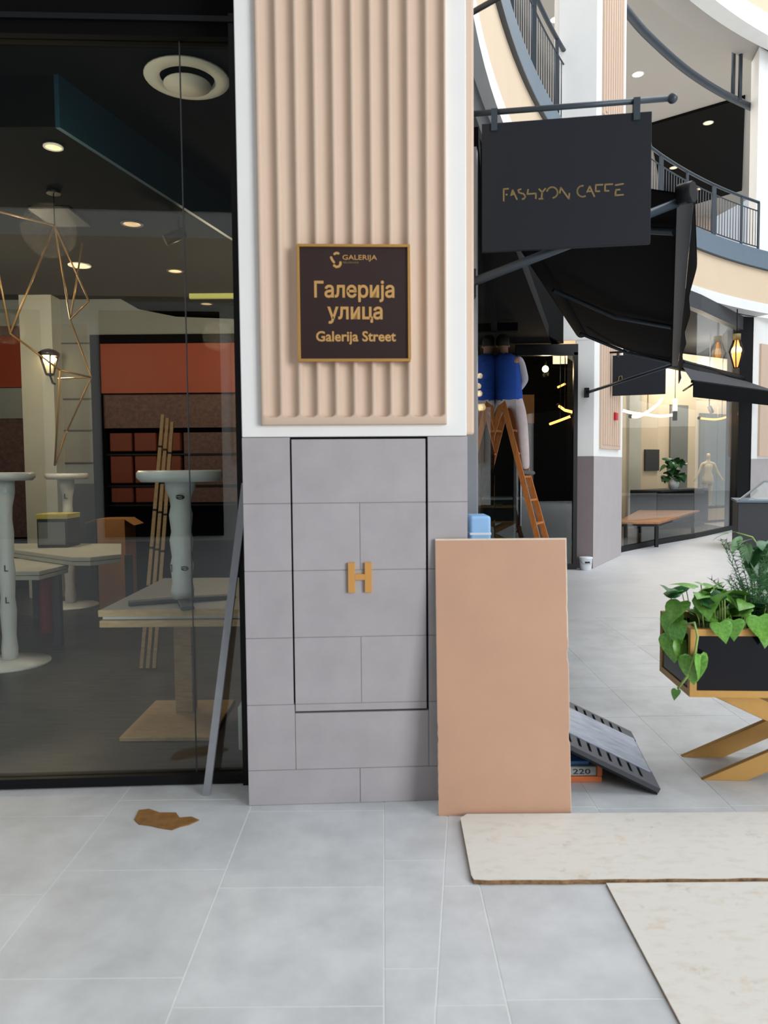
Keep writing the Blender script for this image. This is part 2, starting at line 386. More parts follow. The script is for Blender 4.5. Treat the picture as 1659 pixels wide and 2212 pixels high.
# ------------------------------------------------------------------ ring of galleries (plan circle)
CX, CY, RR = 18.834, 1.751, 18.578
def rp(phi, r=RR):
    return (CX - r * math.cos(phi), CY + r * math.sin(phi))
def arc(p0, p1, n):
    return [(rp(p0 + (p1 - p0) * i / n), (-math.cos(p0 + (p1 - p0) * i / n), math.sin(p0 + (p1 - p0) * i / n))) for i in range(n + 1)]
def phi_y(y, r=RR): return math.asin((y - CY) / r)
PH0, PH1 = phi_y(4.05), R_(58.4)
A1 = arc(PH0, PH1, 48); A2 = arc(PH0, R_(80), 60)
struct('trim_1', MB().sweep([(0.02, 5.06), (0.4, 5.06), (0.4, 5.28), (0.02, 5.28)], A1), M['white'])
struct('trim_2', MB().sweep([(0.035, 5.28), (0.4, 5.28), (0.4, 6.05), (0.035, 6.05)], A1), M['beige_light'])
t3 = struct('trim_3', MB().sweep([(-0.02, 6.05), (0.4, 6.05), (0.4, 6.5), (0.06, 6.5), (0.06, 6.40), (-0.02, 6.36)], A1), M['slate'])
MB().sweep([(-0.022, 6.035), (0.05, 6.035), (0.05, 6.055), (-0.022, 6.055)], A1).build('drip_edge', M['anthracite'], t3)
struct('slab_1', MB().sweep([(0.35, 5.06), (11.5, 5.06), (11.5, 6.49), (0.35, 6.49)], A2), M['white'])
struct('trim_4', MB().sweep([(0.0, 11.25), (0.35, 11.25), (0.35, 11.72), (0.0, 11.72)], A2), M['white'])
struct('trim_5', MB().sweep([(0.04, 11.72), (0.35, 11.72), (0.35, 14.5), (0.04, 14.5)], A2), M['beige_light'])
s2 = struct('ceiling', MB().sweep([(0.3, 11.7), (11.5, 11.7), (11.5, 12.3), (0.3, 12.3)], A2), M['ceil_grey'])
struct('ceiling_step', MB().sweep([(0.3, 11.35), (0.95, 11.35), (0.95, 11.71), (0.3, 11.71)], A2), M['ceil_grey'])
struct('wall_gallery', MB().sweep([(11.3, 6.49), (11.6, 6.49), (11.6, 11.7), (11.3, 11.7)], A2), M['pinkwall'])
struct('wall_ground', MB().sweep([(11.3, 0), (11.6, 0), (11.6, 5.06), (11.3, 5.06)], A2), M['warm_wall'])
# dark area of the gallery ceiling
dk = [(7.95, 22.67), (10.03, 21.0), (13.27, 27.89), (11.37, 30.2)]
struct('ceiling_dark', MB().prism(dk, 11.62, 11.7), M['shop_dark'])

# ------------------------------------------------------------------ surroundings behind the viewer (what the glass mirrors)
wb = struct('wall_back', MB().box(-13, 18, -9.6, -9.2, 0, 14), M['white'])
for i in range(8):
    x = -12.2 + i * 3.7
    MB().box(x, x + 2.5, -9.25, -9.15, 0.1, 4.9).build('shop_window', M['shop_dark'], wb)
    MB().box(x - 0.95, x - 0.25, -9.25, -9.12, 1.7, 4.6).build('fluted_panel', M['beige'], wb)
MB().box(-13, 18, -9.25, -8.7, 5.1, 6.3).build('gallery_band', M['beige_light'], wb)
MB().box(-13, 18, -9.24, -9.16, 7.0, 10.5).build('gallery_opening', M['charcoal'], wb)
wl = struct('wall_left', MB().box(-13.4, -13, -9.6, 3.6, 0, 9), M['white'])
MB().box(-13.02, -12.95, -8.5, 3, 0.1, 3.6).build('shop_window', M['shop_dark'], wl)
wr = struct('wall_right', MB().box(30, 30.4, -12, 30, 0, 14), M['white'])
MB().box(29.95, 30.02, -11, 29, 0.1, 3.6).build('shop_window', M['shop_dark'], wr)
MB().box(29.93, 30.02, -11, 29, 7, 10.5).build('gallery_opening', M['charcoal'], wr)

# ------------------------------------------------------------------ the tiled pillar (local: x along face, y into wall, z up)
PO = Vector((-0.626, 3.281, 0)); PA = R_(2.7)
PT = Matrix.Translation(PO) @ Matrix.Rotation(PA, 4, 'Z')
def pthing(name, label, cat, u=0, v=0, z=0, **k): return thing(name, label, cat, PT @ Vector((u, v, z)), PA, **k)
pil = pthing('pillar', 'wide white pillar with beige fluted panel above a grey tiled base', 'pillar', kind='thing')
MB().box(0.002, 1.0, 0.0, 0.62, 1.668, 6.0).build('upper_body', M['white'], pil, True, bevel=0.004)
MB().box(0.004, 0.996, 0.035, 0.62, 0, 1.668).build('core', M['gap'], pil, True)
for a, b in ((0.0, 0.02), (0.985, 1.004)): MB().box(a, b, 0.03, 0.62, 0, 1.666).build('side_cladding', M['tile_wall'], pil, True)
for a, b, c_, d_ in ((0.003, 0.2105, 0, 1.664), (0.825, 1.001, 0, 1.664), (0.2105, 0.825, 0, 0.421)): MB().box(a, b, 0.0026, 0.034, c_, d_).build('joint_fill', M['joint'], pil, True)
ZR = [1.667, 1.373, 1.071, 0.768, 0.463, 0.162, 0.0]
g = 0.0014
def wall_tile(u0, u1, z0, z1, parent=pil, v0=0.0, v1=0.036, name='tile'):
    return MB().box(u0 + g, u1 - g, v0 + random.uniform(-0.0004, 0.0004), v1, z0 + g, z1 - g).build(name, M['tile_wall'], parent, True, bevel=0.0012, seg=1)
DU0, DU1, DZ0, DZ1 = 0.212, 0.823, 0.423, 1.667
for i in range(6):
    z1, z0 = ZR[i], ZR[i + 1]
    if i < 4:
        wall_tile(0.0, DU0, z0, z1); wall_tile(DU1, 1.004, z0, z1)
    elif i == 4:
        wall_tile(0.0, 0.216, z0, z1); wall_tile(0.216, DU1, z0, DZ0); wall_tile(DU1, 1.004, z0, z1)
    else:
        wall_tile(0.0, 0.507, z0, z1); wall_tile(0.507, 1.004, z0, z1)
door = MB().box(DU0 + 0.006, DU1 - 0.008, 0.014, 0.03, DZ0 + 0.007, DZ1 - 0.01).build('cabinet_door', M['gap'], pil, True)
MB().box(DU0 + 0.0075, DU1 - 0.0095, 0.0052, 0.016, DZ0 + 0.0085, DZ1 - 0.0115).build('joint_fill', M['joint'], door, True)
a, b = DU0 + 0.005, DU1 - 0.007
dv = 0.003
wall_tile(a, b, ZR[1], DZ1 - 0.009, door, dv, 0.016)
wall_tile(a, 0.517, ZR[2], ZR[1], door, dv, 0.016); wall_tile(0.517, b, ZR[2], ZR[1], door, dv, 0.016)
wall_tile(a, b, ZR[3], ZR[2], door, dv, 0.016)
wall_tile(a, 0.517, ZR[4], ZR[3], door, dv, 0.016); wall_tile(0.517, b, ZR[4], ZR[3], door, dv, 0.016)
wall_tile(a, b, DZ0 + 0.006, ZR[4], door, dv, 0.016)
hb = MB()
hb.box(0.462, 0.494, -0.012, 0.004, 0.970, 1.105).box(0.537, 0.569, -0.012, 0.004, 0.970, 1.105).box(0.494, 0.537, -0.012, 0.004, 1.027, 1.054)
hb.build('letter', mat('gold_letter_h', (206, 152, 82), 0.45, metal=0.2), door, True, bevel=0.0012, seg=1, label='gold letter H')
# fluted panel
def flute_panel(name, parent, u0, u1, z0, ztop, v_face, c0, pitch, nf, half, depth, matl, zend):
    mb = MB()
    us = [(u0, None), (u0 + 0.004, None)]
    cols_ = [(u0, 0.0), (u0 + 0.002, v_face + 0.003), (u0 + 0.005, v_face)]
    for k in range(nf):
        c = c0 + pitch * k
        for j in range(13):
            t = -1 + j / 6
            cols_.append((c + half * t, (c, t)))
    cols_ += [(u1 - 0.005, v_face), (u1 - 0.002, v_face + 0.003), (u1, 0.0)]
    zs = [z0, z0 + 0.003, z0 + 0.006, zend - 0.004] + [zend + 0.03 * (i / 9) for i in range(10)] + [zend + 0.06, 3.0, ztop]
    P = []
    for z in zs:
        row = []
        for u, c in cols_:
            edge = 0.0 if z == z0 else (0.003 if z == z0 + 0.003 else 0)
            if isinstance(c, tuple):
                t = c[1]; ze = z - (zend + 0.013 * abs(t) ** 3)
                s_ = 0 if ze <= 0 else (math.sqrt(max(0, 1 - (1 - min(1, ze / 0.014)) ** 2)))
                v = v_face + depth * math.sqrt(max(0, 1 - t * t)) ** 1.2 * s_
            else: v = c
            if z == z0: v = 0.0
            elif z == z0 + 0.003: v = max(v, v_face + 0.003)
            row.append((u, v, z))
        P.append(row)
    n = len(cols_)
    mb.add([p for r in P for p in r], [(i * n + k, i * n + k + 1, (i + 1) * n + k + 1, (i + 1) * n + k) for i in range(len(P) - 1) for k in range(n - 1)], True)
    return mb.build(name, matl, parent, True)
flute_panel('fluted_panel', pil, 0.09, 0.91, 1.717, 5.2, -0.03, 0.142, 0.0803, 10, 0.0325, 0.024, M['beige'], 1.752)
MB().box(0.0, 0.046, 0.0, 0.5, 1.675, 5.2).build('side_panel', M['beige'], pil, True, bevel=0.012).location = (0.999, 0.06, 0)

# street name plaque
sg = pthing('street_plaque', 'square dark brown street name plaque with gold frame on the fluted panel', 'sign', 0.5, -0.03, 2.0)
def pl(px, py): return (0.258 + (px - 115) * 3.466e-4, 2.488 - (py - 105) * 3.43e-4)
SU0, SU1, SZ0, SZ1 = 0.258, 0.746, 1.99, 2.489
off = Vector((0.5, -0.03, 2.0))
def sT(v): return Matrix.Translation((-0.5, v + 0.03, -2.0)) @ Matrix(((1, 0, 0, 0), (0, 0, -1, 0), (0, 1, 0, 0), (0, 0, 0, 1)))
Ts = Matrix.Translation(-off)
MB().box(SU0 + 0.006, SU1 - 0.006, -0.05, -0.03, SZ0 + 0.006, SZ1 - 0.006, Ts).build('face_panel', M['plaque'], sg, True)
fr = MB()
fw = 0.0115
for x0, x1, z0, z1 in ((SU0, SU1, SZ1 - fw, SZ1), (SU0, SU1, SZ0, SZ0 + fw), (SU0, SU0 + fw, SZ0 + fw, SZ1 - fw), (SU1 - fw, SU1, SZ0 + fw, SZ1 - fw)): fr.box(x0, x1, -0.062, -0.03, z0, z1, Ts)
fr.build('frame', M['gold'], sg, True, bevel=0.0015, seg=1)
def plaque_text(s, xa, xb, base, captop, o=0.0, ext=0.0018, m=M['gold_letter']):
    (u0, zb), (u1, _), (_, zt) = pl(xa, base), pl(xb, base), pl(xa, captop)
    text('lettering', s, m, sg, sT(-0.0505) @ Matrix.Translation((0, zb, 0)), u0, u1, zt - zb, o, ext)
plaque_text('Галерија', 325, 1325, 752, 556, 0.022)
plaque_text('улица', 485, 1175, 1022, 826, 0.022)
plaque_text('Galerija Street', 340, 1340, 1300, 1172, 0.022)
plaque_text('GALERIJA', 682, 1110, 288, 226, 0.004)
plaque_text('BELGRADE', 690, 880, 332, 310, 0.0, 0.001, M['gold_dim'])
em = MB()
def stroke(pts, wd):
    c = [Vector((*pl(*p),)) for p in pts]
    L_, R2 = [], []
    for i, p in enumerate(c):
        d = (c[min(i + 1, len(c) - 1)] - c[max(i - 1, 0)]).normalized(); n = Vector((-d.y, d.x)) * wd / 2
        L_.append(p + n); R2.append(p - n)
    c0 = (c[0] - (c[1] - c[0]).normalized() * wd * 0.35); c1 = (c[-1] + (c[-1] - c[-2]).normalized() * wd * 0.35)
    poly = [(q.x, q.y) for q in L_ + [c1] + R2[::-1] + [c0]]
    em.prism(poly, 0, 0.0025, sT(-0.0505))
stroke([(578, 222), (606, 206), (636, 214)], 0.0105)
stroke([(538, 256), (553, 292), (578, 326)], 0.0100)
stroke([(572, 358), (604, 380), (640, 370), (655, 345), (656, 318)], 0.0108)
em.build('emblem', M['gold_letter'], sg, True)

# ------------------------------------------------------------------ left shop front (window_1) and interior
GV = 0.27
wn = struct('window_1', MB().box(-3.2, 0.0, GV - 0.03, GV + 0.05, 0.006, 0.052, PT), M['black'])
MB().box(-3.2, 0.02, GV - 0.04, GV + 0.05, 3.5, 6.0, PT).build('head_panel', M['black_matte'], wn)
MB().box(-3.2, 0.0, GV - 0.055, GV - 0.03, 3.56, 3.585, PT).build('head_trim', M['black'], wn)
MB().box(-0.056, 0.004, GV - 0.05, GV + 0.05, 0.0, 3.6, PT).build('jamb', M['black'], wn)
UJ = (PT.inverted() @ at(404, 600, 3.59)).x
MB().box(-3.2, UJ - 0.002, GV, GV + 0.012, 0.052, 3.5, PT).build('pane', M['glass'], wn)
MB().box(UJ + 0.002, -0.056, GV, GV + 0.012, 0.052, 3.5, PT).build('pane', M['glass'], wn)
MB().box(UJ - 0.002, UJ + 0.002, GV - 0.001, GV + 0.013, 0.052, 3.5, PT).build('seal', M['charcoal'], wn)
struct('floor_shop', MB().box(-8, -0.34, 3.66, 9.6, -0.003, 0.004), M['shop_floor'])
struct('ceiling_shop', MB().prism([(-8, 3.6), (-0.68, 3.6), (-0.68, 3.98), (-0.37, 3.98), (-0.37, 9.5), (-8, 9.5)], 3.9, 4.1), M['shop_ceiling'])
struct('wall_shop_side', MB().box(-0.36, -0.2, 3.95, 13.0, 0, 5.0), M['shop_dark'])
struct('wall_shop_left', MB().box(-8.2, -8, 3.6, 9.6, 0, 5.0), M['shop_wall_grey'])
wsb = struct('wall_shop_back', MB().box(-8, -0.3, 9.5, 9.7, 0, 4.0), M['shop_dark'])
# pale shop wall with a dado; its arched top imitates the balcony's reflection
def wp(px, py, d=9.1): p = at(px, py, d); return (p.x, p.z)
prof = [wp(-60, 470), wp(60, 490), wp(122, 555), wp(200, 612), wp(300, 668), wp(380, 684), wp(530, 690), wp(530, 728), wp(206, 728), wp(206, 1160), wp(-60, 1160)]
TW = Matrix(((1, 0, 0, 0), (0, 0, -1, 9.3), (0, 1, 0, 0), (0, 0, 0, 1)))
wa = struct('wall_shop_reflection_arch', MB().prism(prof, 0, 0.2, TW), M['shop_wall_grey'])
x0 = wp(60, 600)[0]; x1 = wp(128, 600)[0]
MB().box(x0, x1, 8.85, 9.1, 0, 3.9).build('pilaster', M['shop_wall'], wa)
for py in (640, 742, 862, 930, 1000): MB().box(x1, wp(206, 800)[0], 9.085, 9.1, wp(150, py)[1] - 0.008, wp(150, py)[1] + 0.008).build('joint', M['charcoal'], wa)
MB().box(x1, wp(206, 800)[0], 9.07, 9.1, 0, wp(150, 1045)[1]).build('dado', M['charcoal'], wa)
MB().box(wp(-60, 700)[0], wp(62, 700)[0], 9.06, 9.1, wp(0, 1160)[1], wp(0, 706)[1]).build('mural_base', M['maroon'], wa)
MB().box(wp(-60, 700)[0], wp(66, 700)[0], 9.04, 9.06, wp(0, 838)[1], wp(0, 728)[1]).build('orange_band', M['orange_red'], wa)
MB().box(wp(-60, 700)[0], wp(66, 700)[0], 9.04, 9.06, wp(0, 905)[1], wp(0, 840)[1]).build('grey_band', M['shop_wall_grey'], wa)
# reflected storefront, built as a solid recess with orange fascia
rc = thing('storefront_reflection', 'black framed reflected storefront stand-in with burnt orange fascia at the back of the left shop', 'storefront reflection', (-2.6, 9.3, 0))
X0, X1 = wp(206, 800)[0], wp(530, 800)[0] + 0.15
Zt = wp(206, 728)[1]
MB().box(X0, X0 + 0.1, 8.95, 9.45, 0.004, Zt).box(X0 + 0.1, X1, 8.95, 9.45, Zt - 0.1, Zt).box(X0 + 0.1, X1, 9.44, 9.46, 0.004, Zt - 0.1).build('frame', M['black_matte'], rc)
MB().box(X0 + 0.1, X1, 9.0, 9.05, wp(300, 851)[1], wp(300, 745)[1]).build('fascia', M['orange_red'], rc)
MB().box(X0 + 0.1, X1, 9.06, 9.1, wp(300, 925)[1], wp(300, 852)[1]).build('printed_panel', M['maroon'], rc)
for py in (980, 1048, 1090):
    z = wp(300, py)[1]; MB().box(X0 + 0.1, X1, 9.1, 9.44, z - 0.02, z).build('shelf', M['black'], rc)
for k in range(3):
    for j, (pa, pb) in enumerate(((975, 935), (1044, 984), (1086, 1052))):
        xa = X0 + 0.14 + k * 0.3
        MB().box(xa, xa + 0.27, 9.12, 9.4, wp(300, pa)[1], wp(300, pb)[1]).build('bin', M['bin_orange'], rc, bevel=0.01, seg=1)
MB().box(X0 + 1.05, X1 - 0.05, 9.12, 9.4, wp(300, 1086)[1], wp(300, 935)[1]).build('dark_back', M['maroon'], rc)

# ceiling pieces
drop = struct('ceiling_drop', MB().prism([(-8, 4.55), (-1.95, 4.6), (-1.18, 7.4), (-1.1, 9.5), (-8, 9.5)], 3.6, 3.9), M['shop_ceiling'])
MB().prism([(-1.96, 4.59), (-1.93, 4.585), (-1.16, 7.4), (-1.19, 7.41)], 3.59, 3.9).build('edge_band', M['teal'], drop)
cdif = at(405, 192, 4.62)
df = thing('ceiling_diffuser', 'round white air diffuser in the dark ceiling behind the shop glass', 'air vent', (cdif.x, cdif.y, 3.9))
c = (cdif.x, cdif.y, 3.9)
MB().lathe([(0.255, -0.012), (0.25, -0.02), (0.17, -0.03), (0.16, -0.012)], c, 32).build('rim', M['diffuser'], df)
MB().lathe([(0.165, -0.006), (0.165, -0.001)], c, 32).build('throat', M['tabletop'], df)
MB().lathe([(0.14, -0.055), (0.06, -0.012), (0.055, -0.004)], c, 28).build('inner_cone', M['diffuser'], df)
MB().lathe([(1e-5, -0.062), (0.14, -0.056), (0.14, -0.05)], c, 28).build('disc', M['diffuser'], df)
def downlight(px, py, z, r, label, m=M['disc'], group=None):
    p = atz(px, py, z)
    t = thing('downlight', label, 'downlight', (p.x, p.y, z), 0, group)
    MB().lathe([(r * 1.25, -0.002), (r * 1.22, -0.012), (r, -0.014), (r, -0.002)], (p.x, p.y, z), 18).build('rim', M['charcoal'] if m is M['disc_dim'] else M['white'], t)
    MB().lathe([(1e-5, -0.009), (r, -0.008), (r, -0.003)], (p.x, p.y, z), 18).build('lens', m, t)
    return p
downlight(115, 315, 3.6, 0.05, 'round warm downlight in the dropped dark ceiling of the left shop', M['disc'])
downlight(285, 482, 3.6, 0.075, 'warm recessed light in the dark ceiling midway back in the left shop', M['disc_dim'])
downlight(378, 584, 3.6, 0.07, 'small dim recessed light deep in the left shop above the orange fascia', M['disc_dim'])
downlight(172, 572, 3.6, 0.09, 'glowing recessed light seen behind the brass wire pendant', M['disc'])
downlight(446, 655, 3.6, 0.07, 'small light below the green lit strip at the back of the left shop', M['disc_dim'])
sb = at(460, 635, 8.9)
tag(MB().box(sb.x - 0.27, sb.x + 0.3, 8.85, 8.9, sb.z - 0.06, sb.z + 0.06).build('light_strip', M['tape']), 'dim green strip light across the back of the left shop', 'strip light')
# track spot
tp = atz(385, 470, 3.6)
ts = thing('track_spotlight', 'black ceiling spotlight hanging in the left shop near the pane joint', 'spotlight', tp)
MB().tube([tp, tp - Vector((0.0, 0, 0.12))], 0.012, 8).build('stem', M['black'], ts)
MB().tube([tp + Vector((0.05, 0, -0.12)), tp + Vector((-0.1, -0.05, -0.2))], 0.045, 12).build('head', M['black'], ts)
ac = atz(130, 467, 3.6)
tag(MB().box(ac.x - 0.16, ac.x + 0.16, ac.y - 0.22, ac.y + 0.22, 3.585, 3.6).build('ceiling_grille', M['charcoal']), 'grey square grille in the dropped ceiling of the left shop', 'air vent')

# brass wire pendant
pd = thing('wire_pendant', 'large faceted brass wire pendant hanging behind the left shop glass', 'pendant', at(130, 690, 5.6))
V = dict(A=(-30, 450, 5.3), B=(118, 487, 5.6), C=(22, 720, 5.2), D=(152, 690, 5.9), F=(192, 650, 5.7), Gx=(197, 815, 5.5), H=(130, 800, 5.3), H2=(126, 818, 5.9), I=(145, 930, 5.7), J=(118, 1006, 5.6), E=(178, 525, 6.0), T=(118, 440, 5.6))
V = {k: at(*v) for k, v in V.items()}
for a, b in ('AB', 'BC', 'BD', ('D', 'Gx'), 'ED', 'BF', 'FD', ('Gx', 'H'), ('Gx', 'H2'), ('Gx', 'I'), 'IJ', 'HJ', 'AC', 'CH'):
    MB().tube([V[a], V[b]], 0.007, 6).build('rod', M['brass'], pd)
top = Vector((V['B'].x, V['B'].y, 3.6)); MB().tube([V['B'], top], 0.004, 6).build('cable', M['black'], pd)
MB().lathe([(0.05, -0.03), (0.05, 0)], top, 14).build('ceiling_rose', M['black'], pd)
# wall lantern
p = at(106, 768, 8.82)
wl_ = thing('wall_lantern', 'small brown cone lantern glowing on the pale pilaster in the left shop', 'wall lamp', p)
MB().lathe([(0.115, -0.01), (0.12, 0.03), (0.08, 0.06), (0.02, 0.08)], p, 16).build('cap', M['plaque'], wl_)
for k in range(6):
    a = k * math.pi / 3; MB().tube([p + Vector((0.11 * math.cos(a), 0.11 * math.sin(a), 0)), p + Vector((0.045 * math.cos(a), 0.045 * math.sin(a), -0.22))], 0.009, 5).build('rib', M['plaque'], wl_)
MB().lathe([(0.02, -0.235), (0.05, -0.23), (0.05, -0.21)], p, 12).build('base', M['plaque'], wl_)
MB().lathe([(0.06, -0.075), (0.085, -0.04), (0.06, -0.012)], p, 14).build('bulb', M['bulb'], wl_)
MB().tube([p + Vector((0, 0, -0.22)), p + Vector((0.03, 0.0, -0.32)), p + Vector((0.05, 0.03, -0.33))], 0.012, 8).build('bracket', M['plaque'], wl_)

# tables in the left shop
def letters(parent, s, u, m=M['ink'], size=0.05):
    pass
tb = thing('pedestal_table', 'wooden pedestal table carrying two stacked grey tabletops behind the shop glass', 'table', (-1.24, 4.6, 0.004))
zt = 0.765
MB().box(-1.56, -0.55, 4.02, 5.2, zt - 0.03, zt).build('upper_top', M['tabletop'], tb, bevel=0.003, seg=1)
MB().box(-1.565, -0.545, 4.005, 4.02, zt - 0.036, zt).build('upper_edge', M['pine'], tb)
MB().box(-1.55, -0.56, 4.03, 5.19, zt - 0.055, zt - 0.036).build('foam_sheet', M['wrap'], tb)
MB().box(-1.56, -0.55, 4.0, 5.2, zt - 0.095, zt - 0.058).build('lower_top', M['pine'], tb, bevel=0.003, seg=1)
MB().box(-1.30, -1.19, 4.5, 4.61, 0.03, zt - 0.095).build('pedestal', M['pine'], tb, bevel=0.004, seg=1)
MB().box(-1.50, -0.98, 4.08, 4.75, 0.004, 0.03).build('base', M['pine'], tb, bevel=0.004, seg=1)
def wrapped(px, z0, ztop, Y, rp_, rd, label, name='wrapped_table', spider=False):
    b = at(px, 1000, Y); x = b.x
    t = thing(name, label, 'table', (x, Y, z0), 0)
    n = 14; prof = []
    for i in range(n + 1):
        z = z0 + 0.02 + (ztop - z0 - 0.08) * i / n
        r = rp_ * (0.93 + 0.09 * math.sin(i * 2.1)) * (1 + (0.55 * max(0, i / n - 0.86) / 0.14))
        prof.append((r, z))
    MB().lathe(prof, (x, Y, 0), 18).build('wrapped_pole', M['wrap'], t)
    MB().lathe([(rd * 0.9, ztop - 0.065), (rd, ztop - 0.04), (rd, ztop - 0.015), (rd * 0.95, ztop)], (x, Y, 0), 28).build('wrapped_top', M['wrap'], t)
    if spider:
        for k in range(4):
            a = R_(20 + 90 * k); MB().bar((x + 0.02 * math.cos(a), Y + 0.02 * math.sin(a), z0 + 0.016), (x + 0.3 * math.cos(a), Y + 0.3 * math.sin(a), z0 + 0.012), 0.07, 0.022).build('foot', M['charcoal'], t, bevel=0.005, seg=1)
    else:
        MB().lathe([(0.3, z0), (0.3, z0 + 0.015), (0.06, z0 + 0.04)], (x, Y, 0), 28).build('base_plate', M['wrap'], t)
    return t, x
t, x = wrapped(388, zt, 1.525, 4.25, 0.066, 0.24, 'small round table in white wrap and tape standing on grey tabletops', spider=True)
def tape_mark(t, s, x, Y, z, cap, r, wide, m=M['ink'], rot=math.pi):
    T = Matrix.Translation((0, 0, 0))
    o = text('tape_mark', s, m, None, Matrix.Rotation(rot, 4, 'Z'), -wide / 2, wide / 2, cap, 0.012, 0.0008)
    o.parent = t; o.matrix_parent_inverse = pmat(t).inverted()
    o.matrix_basis = Matrix.Translation((x, Y - r, z)) @ Matrix.Rotation(R_(90), 4, 'X')
    return o
tape_mark(t, 'e', x + 0.02, 4.25, 1.385, 0.04, 0.078, 0.05)
tape_mark(t, 'e', x + 0.035, 4.25, 0.98, 0.04, 0.072, 0.045)
tape_mark(t, 'L', x - 0.05, 4.25, 0.99, 0.045, 0.062, 0.02)
t, x = wrapped(6, 0.004, 1.52, 5.8, 0.062, 0.23, 'tall round table in white wrap at the edge of the shop glass')
tape_mark(t, 'L', x + 0.03, 5.8, 0.75, 0.05, 0.068, 0.03, rot=0); tape_mark(t, 'L', x + 0.03, 5.8, 0.5, 0.05, 0.068, 0.03, rot=0)
t, x = wrapped(143, 0.004, 1.5, 8.3, 0.06, 0.23, 'round wrapped table behind the white worktops in the left shop')
tape_mark(t, 'L', x + 0.015, 8.3, 1.22, 0.055, 0.075, 0.035, rot=0); tape_mark(t, 'L', x + 0.015, 8.3, 0.95, 0.055, 0.075, 0.035, rot=0)
def worktop(poly, z, label, legs):
    cx = sum(p[0] for p in poly) / len(poly); cy = sum(p[1] for p in poly) / len(poly)
    t = thing('worktop_table', label, 'table', (cx, cy, 0.004))
    MB().prism(poly, z - 0.035, z).build('tabletop', M['shop_wall'], t, bevel=0.003, seg=1)
    MB().prism([(cx + (a - cx) * 0.99, cy + (b - cy) * 0.99) for a, b in poly], z - 0.075, z - 0.04).build('lower_top', M['shop_wall'], t, bevel=0.003, seg=1)
    for lx, ly in legs:
        MB().box(lx - 0.03, lx + 0.03, ly - 0.03, ly + 0.03, 0.004, z - 0.075).build('leg', M['charcoal'], t)
def zp(px, py, z): q = atz(px, py, z); return (q.x, q.y)
worktop([zp(-120, 1236, 0.70), zp(85, 1234, 0.70), zp(148, 1219, 0.70), zp(140, 1206, 0.70), zp(-80, 1206, 0.70)], 0.70, 'cream worktop with cut corner, near the glass edge in the left shop', [(-3.3, 6.4), (-2.85, 6.4)])
worktop([zp(156, 1204, 0.78), zp(195, 1204, 0.78), zp(262, 1197, 0.78), zp(262, 1174, 0.78), zp(20, 1174, 0.78), zp(20, 1186, 0.78)], 0.78, 'long cream worktop holding the grey box in the left shop', [(-2.5, 7.2), (-3.6, 7.6)])
q = at(128, 1168, 7.35)
gb = thing('grey_equipment_box', 'grey mesh fronted box with yellow lid on the long cream worktop', 'box', (q.x, 7.35, 0.78))
MB().box(q.x - 0.15, q.x + 0.15, 7.2, 7.5, 0.78, 1.06).build('case', M['charcoal'], gb, bevel=0.008)
MB().box(q.x - 0.155, q.x + 0.155, 7.195, 7.505, 1.06, 1.11).build('lid', mat('yellow_lid', (214, 200, 110), 0.5), gb, bevel=0.006)
MB().box(q.x - 0.13, q.x + 0.13, 7.19, 7.2, 0.81, 1.03).build('mesh_front', M['tabletop'], gb)
q = atz(226, 1168, 0.78)
cb = thing('carton', 'brown open carton beside the grey box in the left shop', 'box', (q.x, 8.2, 0.78))
MB().box(q.x - 0.14, q.x + 0.16, 8.05, 8.4, 0.004, 1.0).build('box_body', M['carton'], cb)
MB().bar((q.x + 0.16, 8.2, 1.0), (q.x + 0.27, 8.2, 0.93), 0.33, 0.006).build('flap', M['carton'], cb)
MB().bar((q.x - 0.14, 8.2, 1.0), (q.x - 0.26, 8.2, 0.96), 0.33, 0.006).build('flap', M['carton'], cb)
q = at(102, 1290, 6.9)
tag(MB().lathe([(0.06, 0.004), (0.065, 0.02), (0.065, 0.58), (0.055, 0.59)], (q.x, 6.9, 0), 16).build('red_roll', M['red']), 'red upright roll standing under the cream worktop', 'roll')
# bundle of pale battens leaning
ld = thing('batten_bundle', 'bundle of three pale wooden battens leaning beside the wrapped table', 'battens', (-1.9, 6.0, 0))
for k in range(3):
    a_ = at(322 + k * 13, 1492, 5.25 + 0.02 * k); a_.z = 0.004 + 0.01; b_ = at(352 + k * 10, 896 + k * 8, 6.2)
    a_ = Vector((at(300 + k * 14, 1240, 5.6).x, 5.6, 0.012))
    MB().bar(a_, b_, 0.028, 0.02, (0, 1, 0)).build('batten', M['pine'], ld)
    for f in (0.3, 0.45, 0.6, 0.72, 0.86):
        q = a_.lerp(b_, f); q2 = a_.lerp(b_, f + 0.008); MB().bar(q, q2, 0.031, 0.024, (0, 1, 0)).build('tie', M['ink'], ld)
tag(MB().box(-0.78, -0.6, 3.95, 4.1, 0.25, 0.33).box(-0.8, -0.58, 3.93, 4.12, 0.004, 0.25).build('foam_block', M['wrap'], bevel=0.01), 'white foam block on the shop floor by the pillar', 'packaging')
for x, y, e in ((-3.6, 7.2, 44), (-1.7, 7.7, 34), (-3.4, 5.4, 16), (-1.9, 4.3, 17)):
    l = bpy.data.lights.new('shop_fill', 'POINT'); l.energy = e * 0.85; l.color = (1.0, 0.78, 0.52); l.shadow_soft_size = 0.15
    o = bpy.data.objects.new('shop_fill', l); COL.objects.link(o); o.location = (x, y, 2.9)  # added fill points without fittings, brighten the left shop's walls and tables

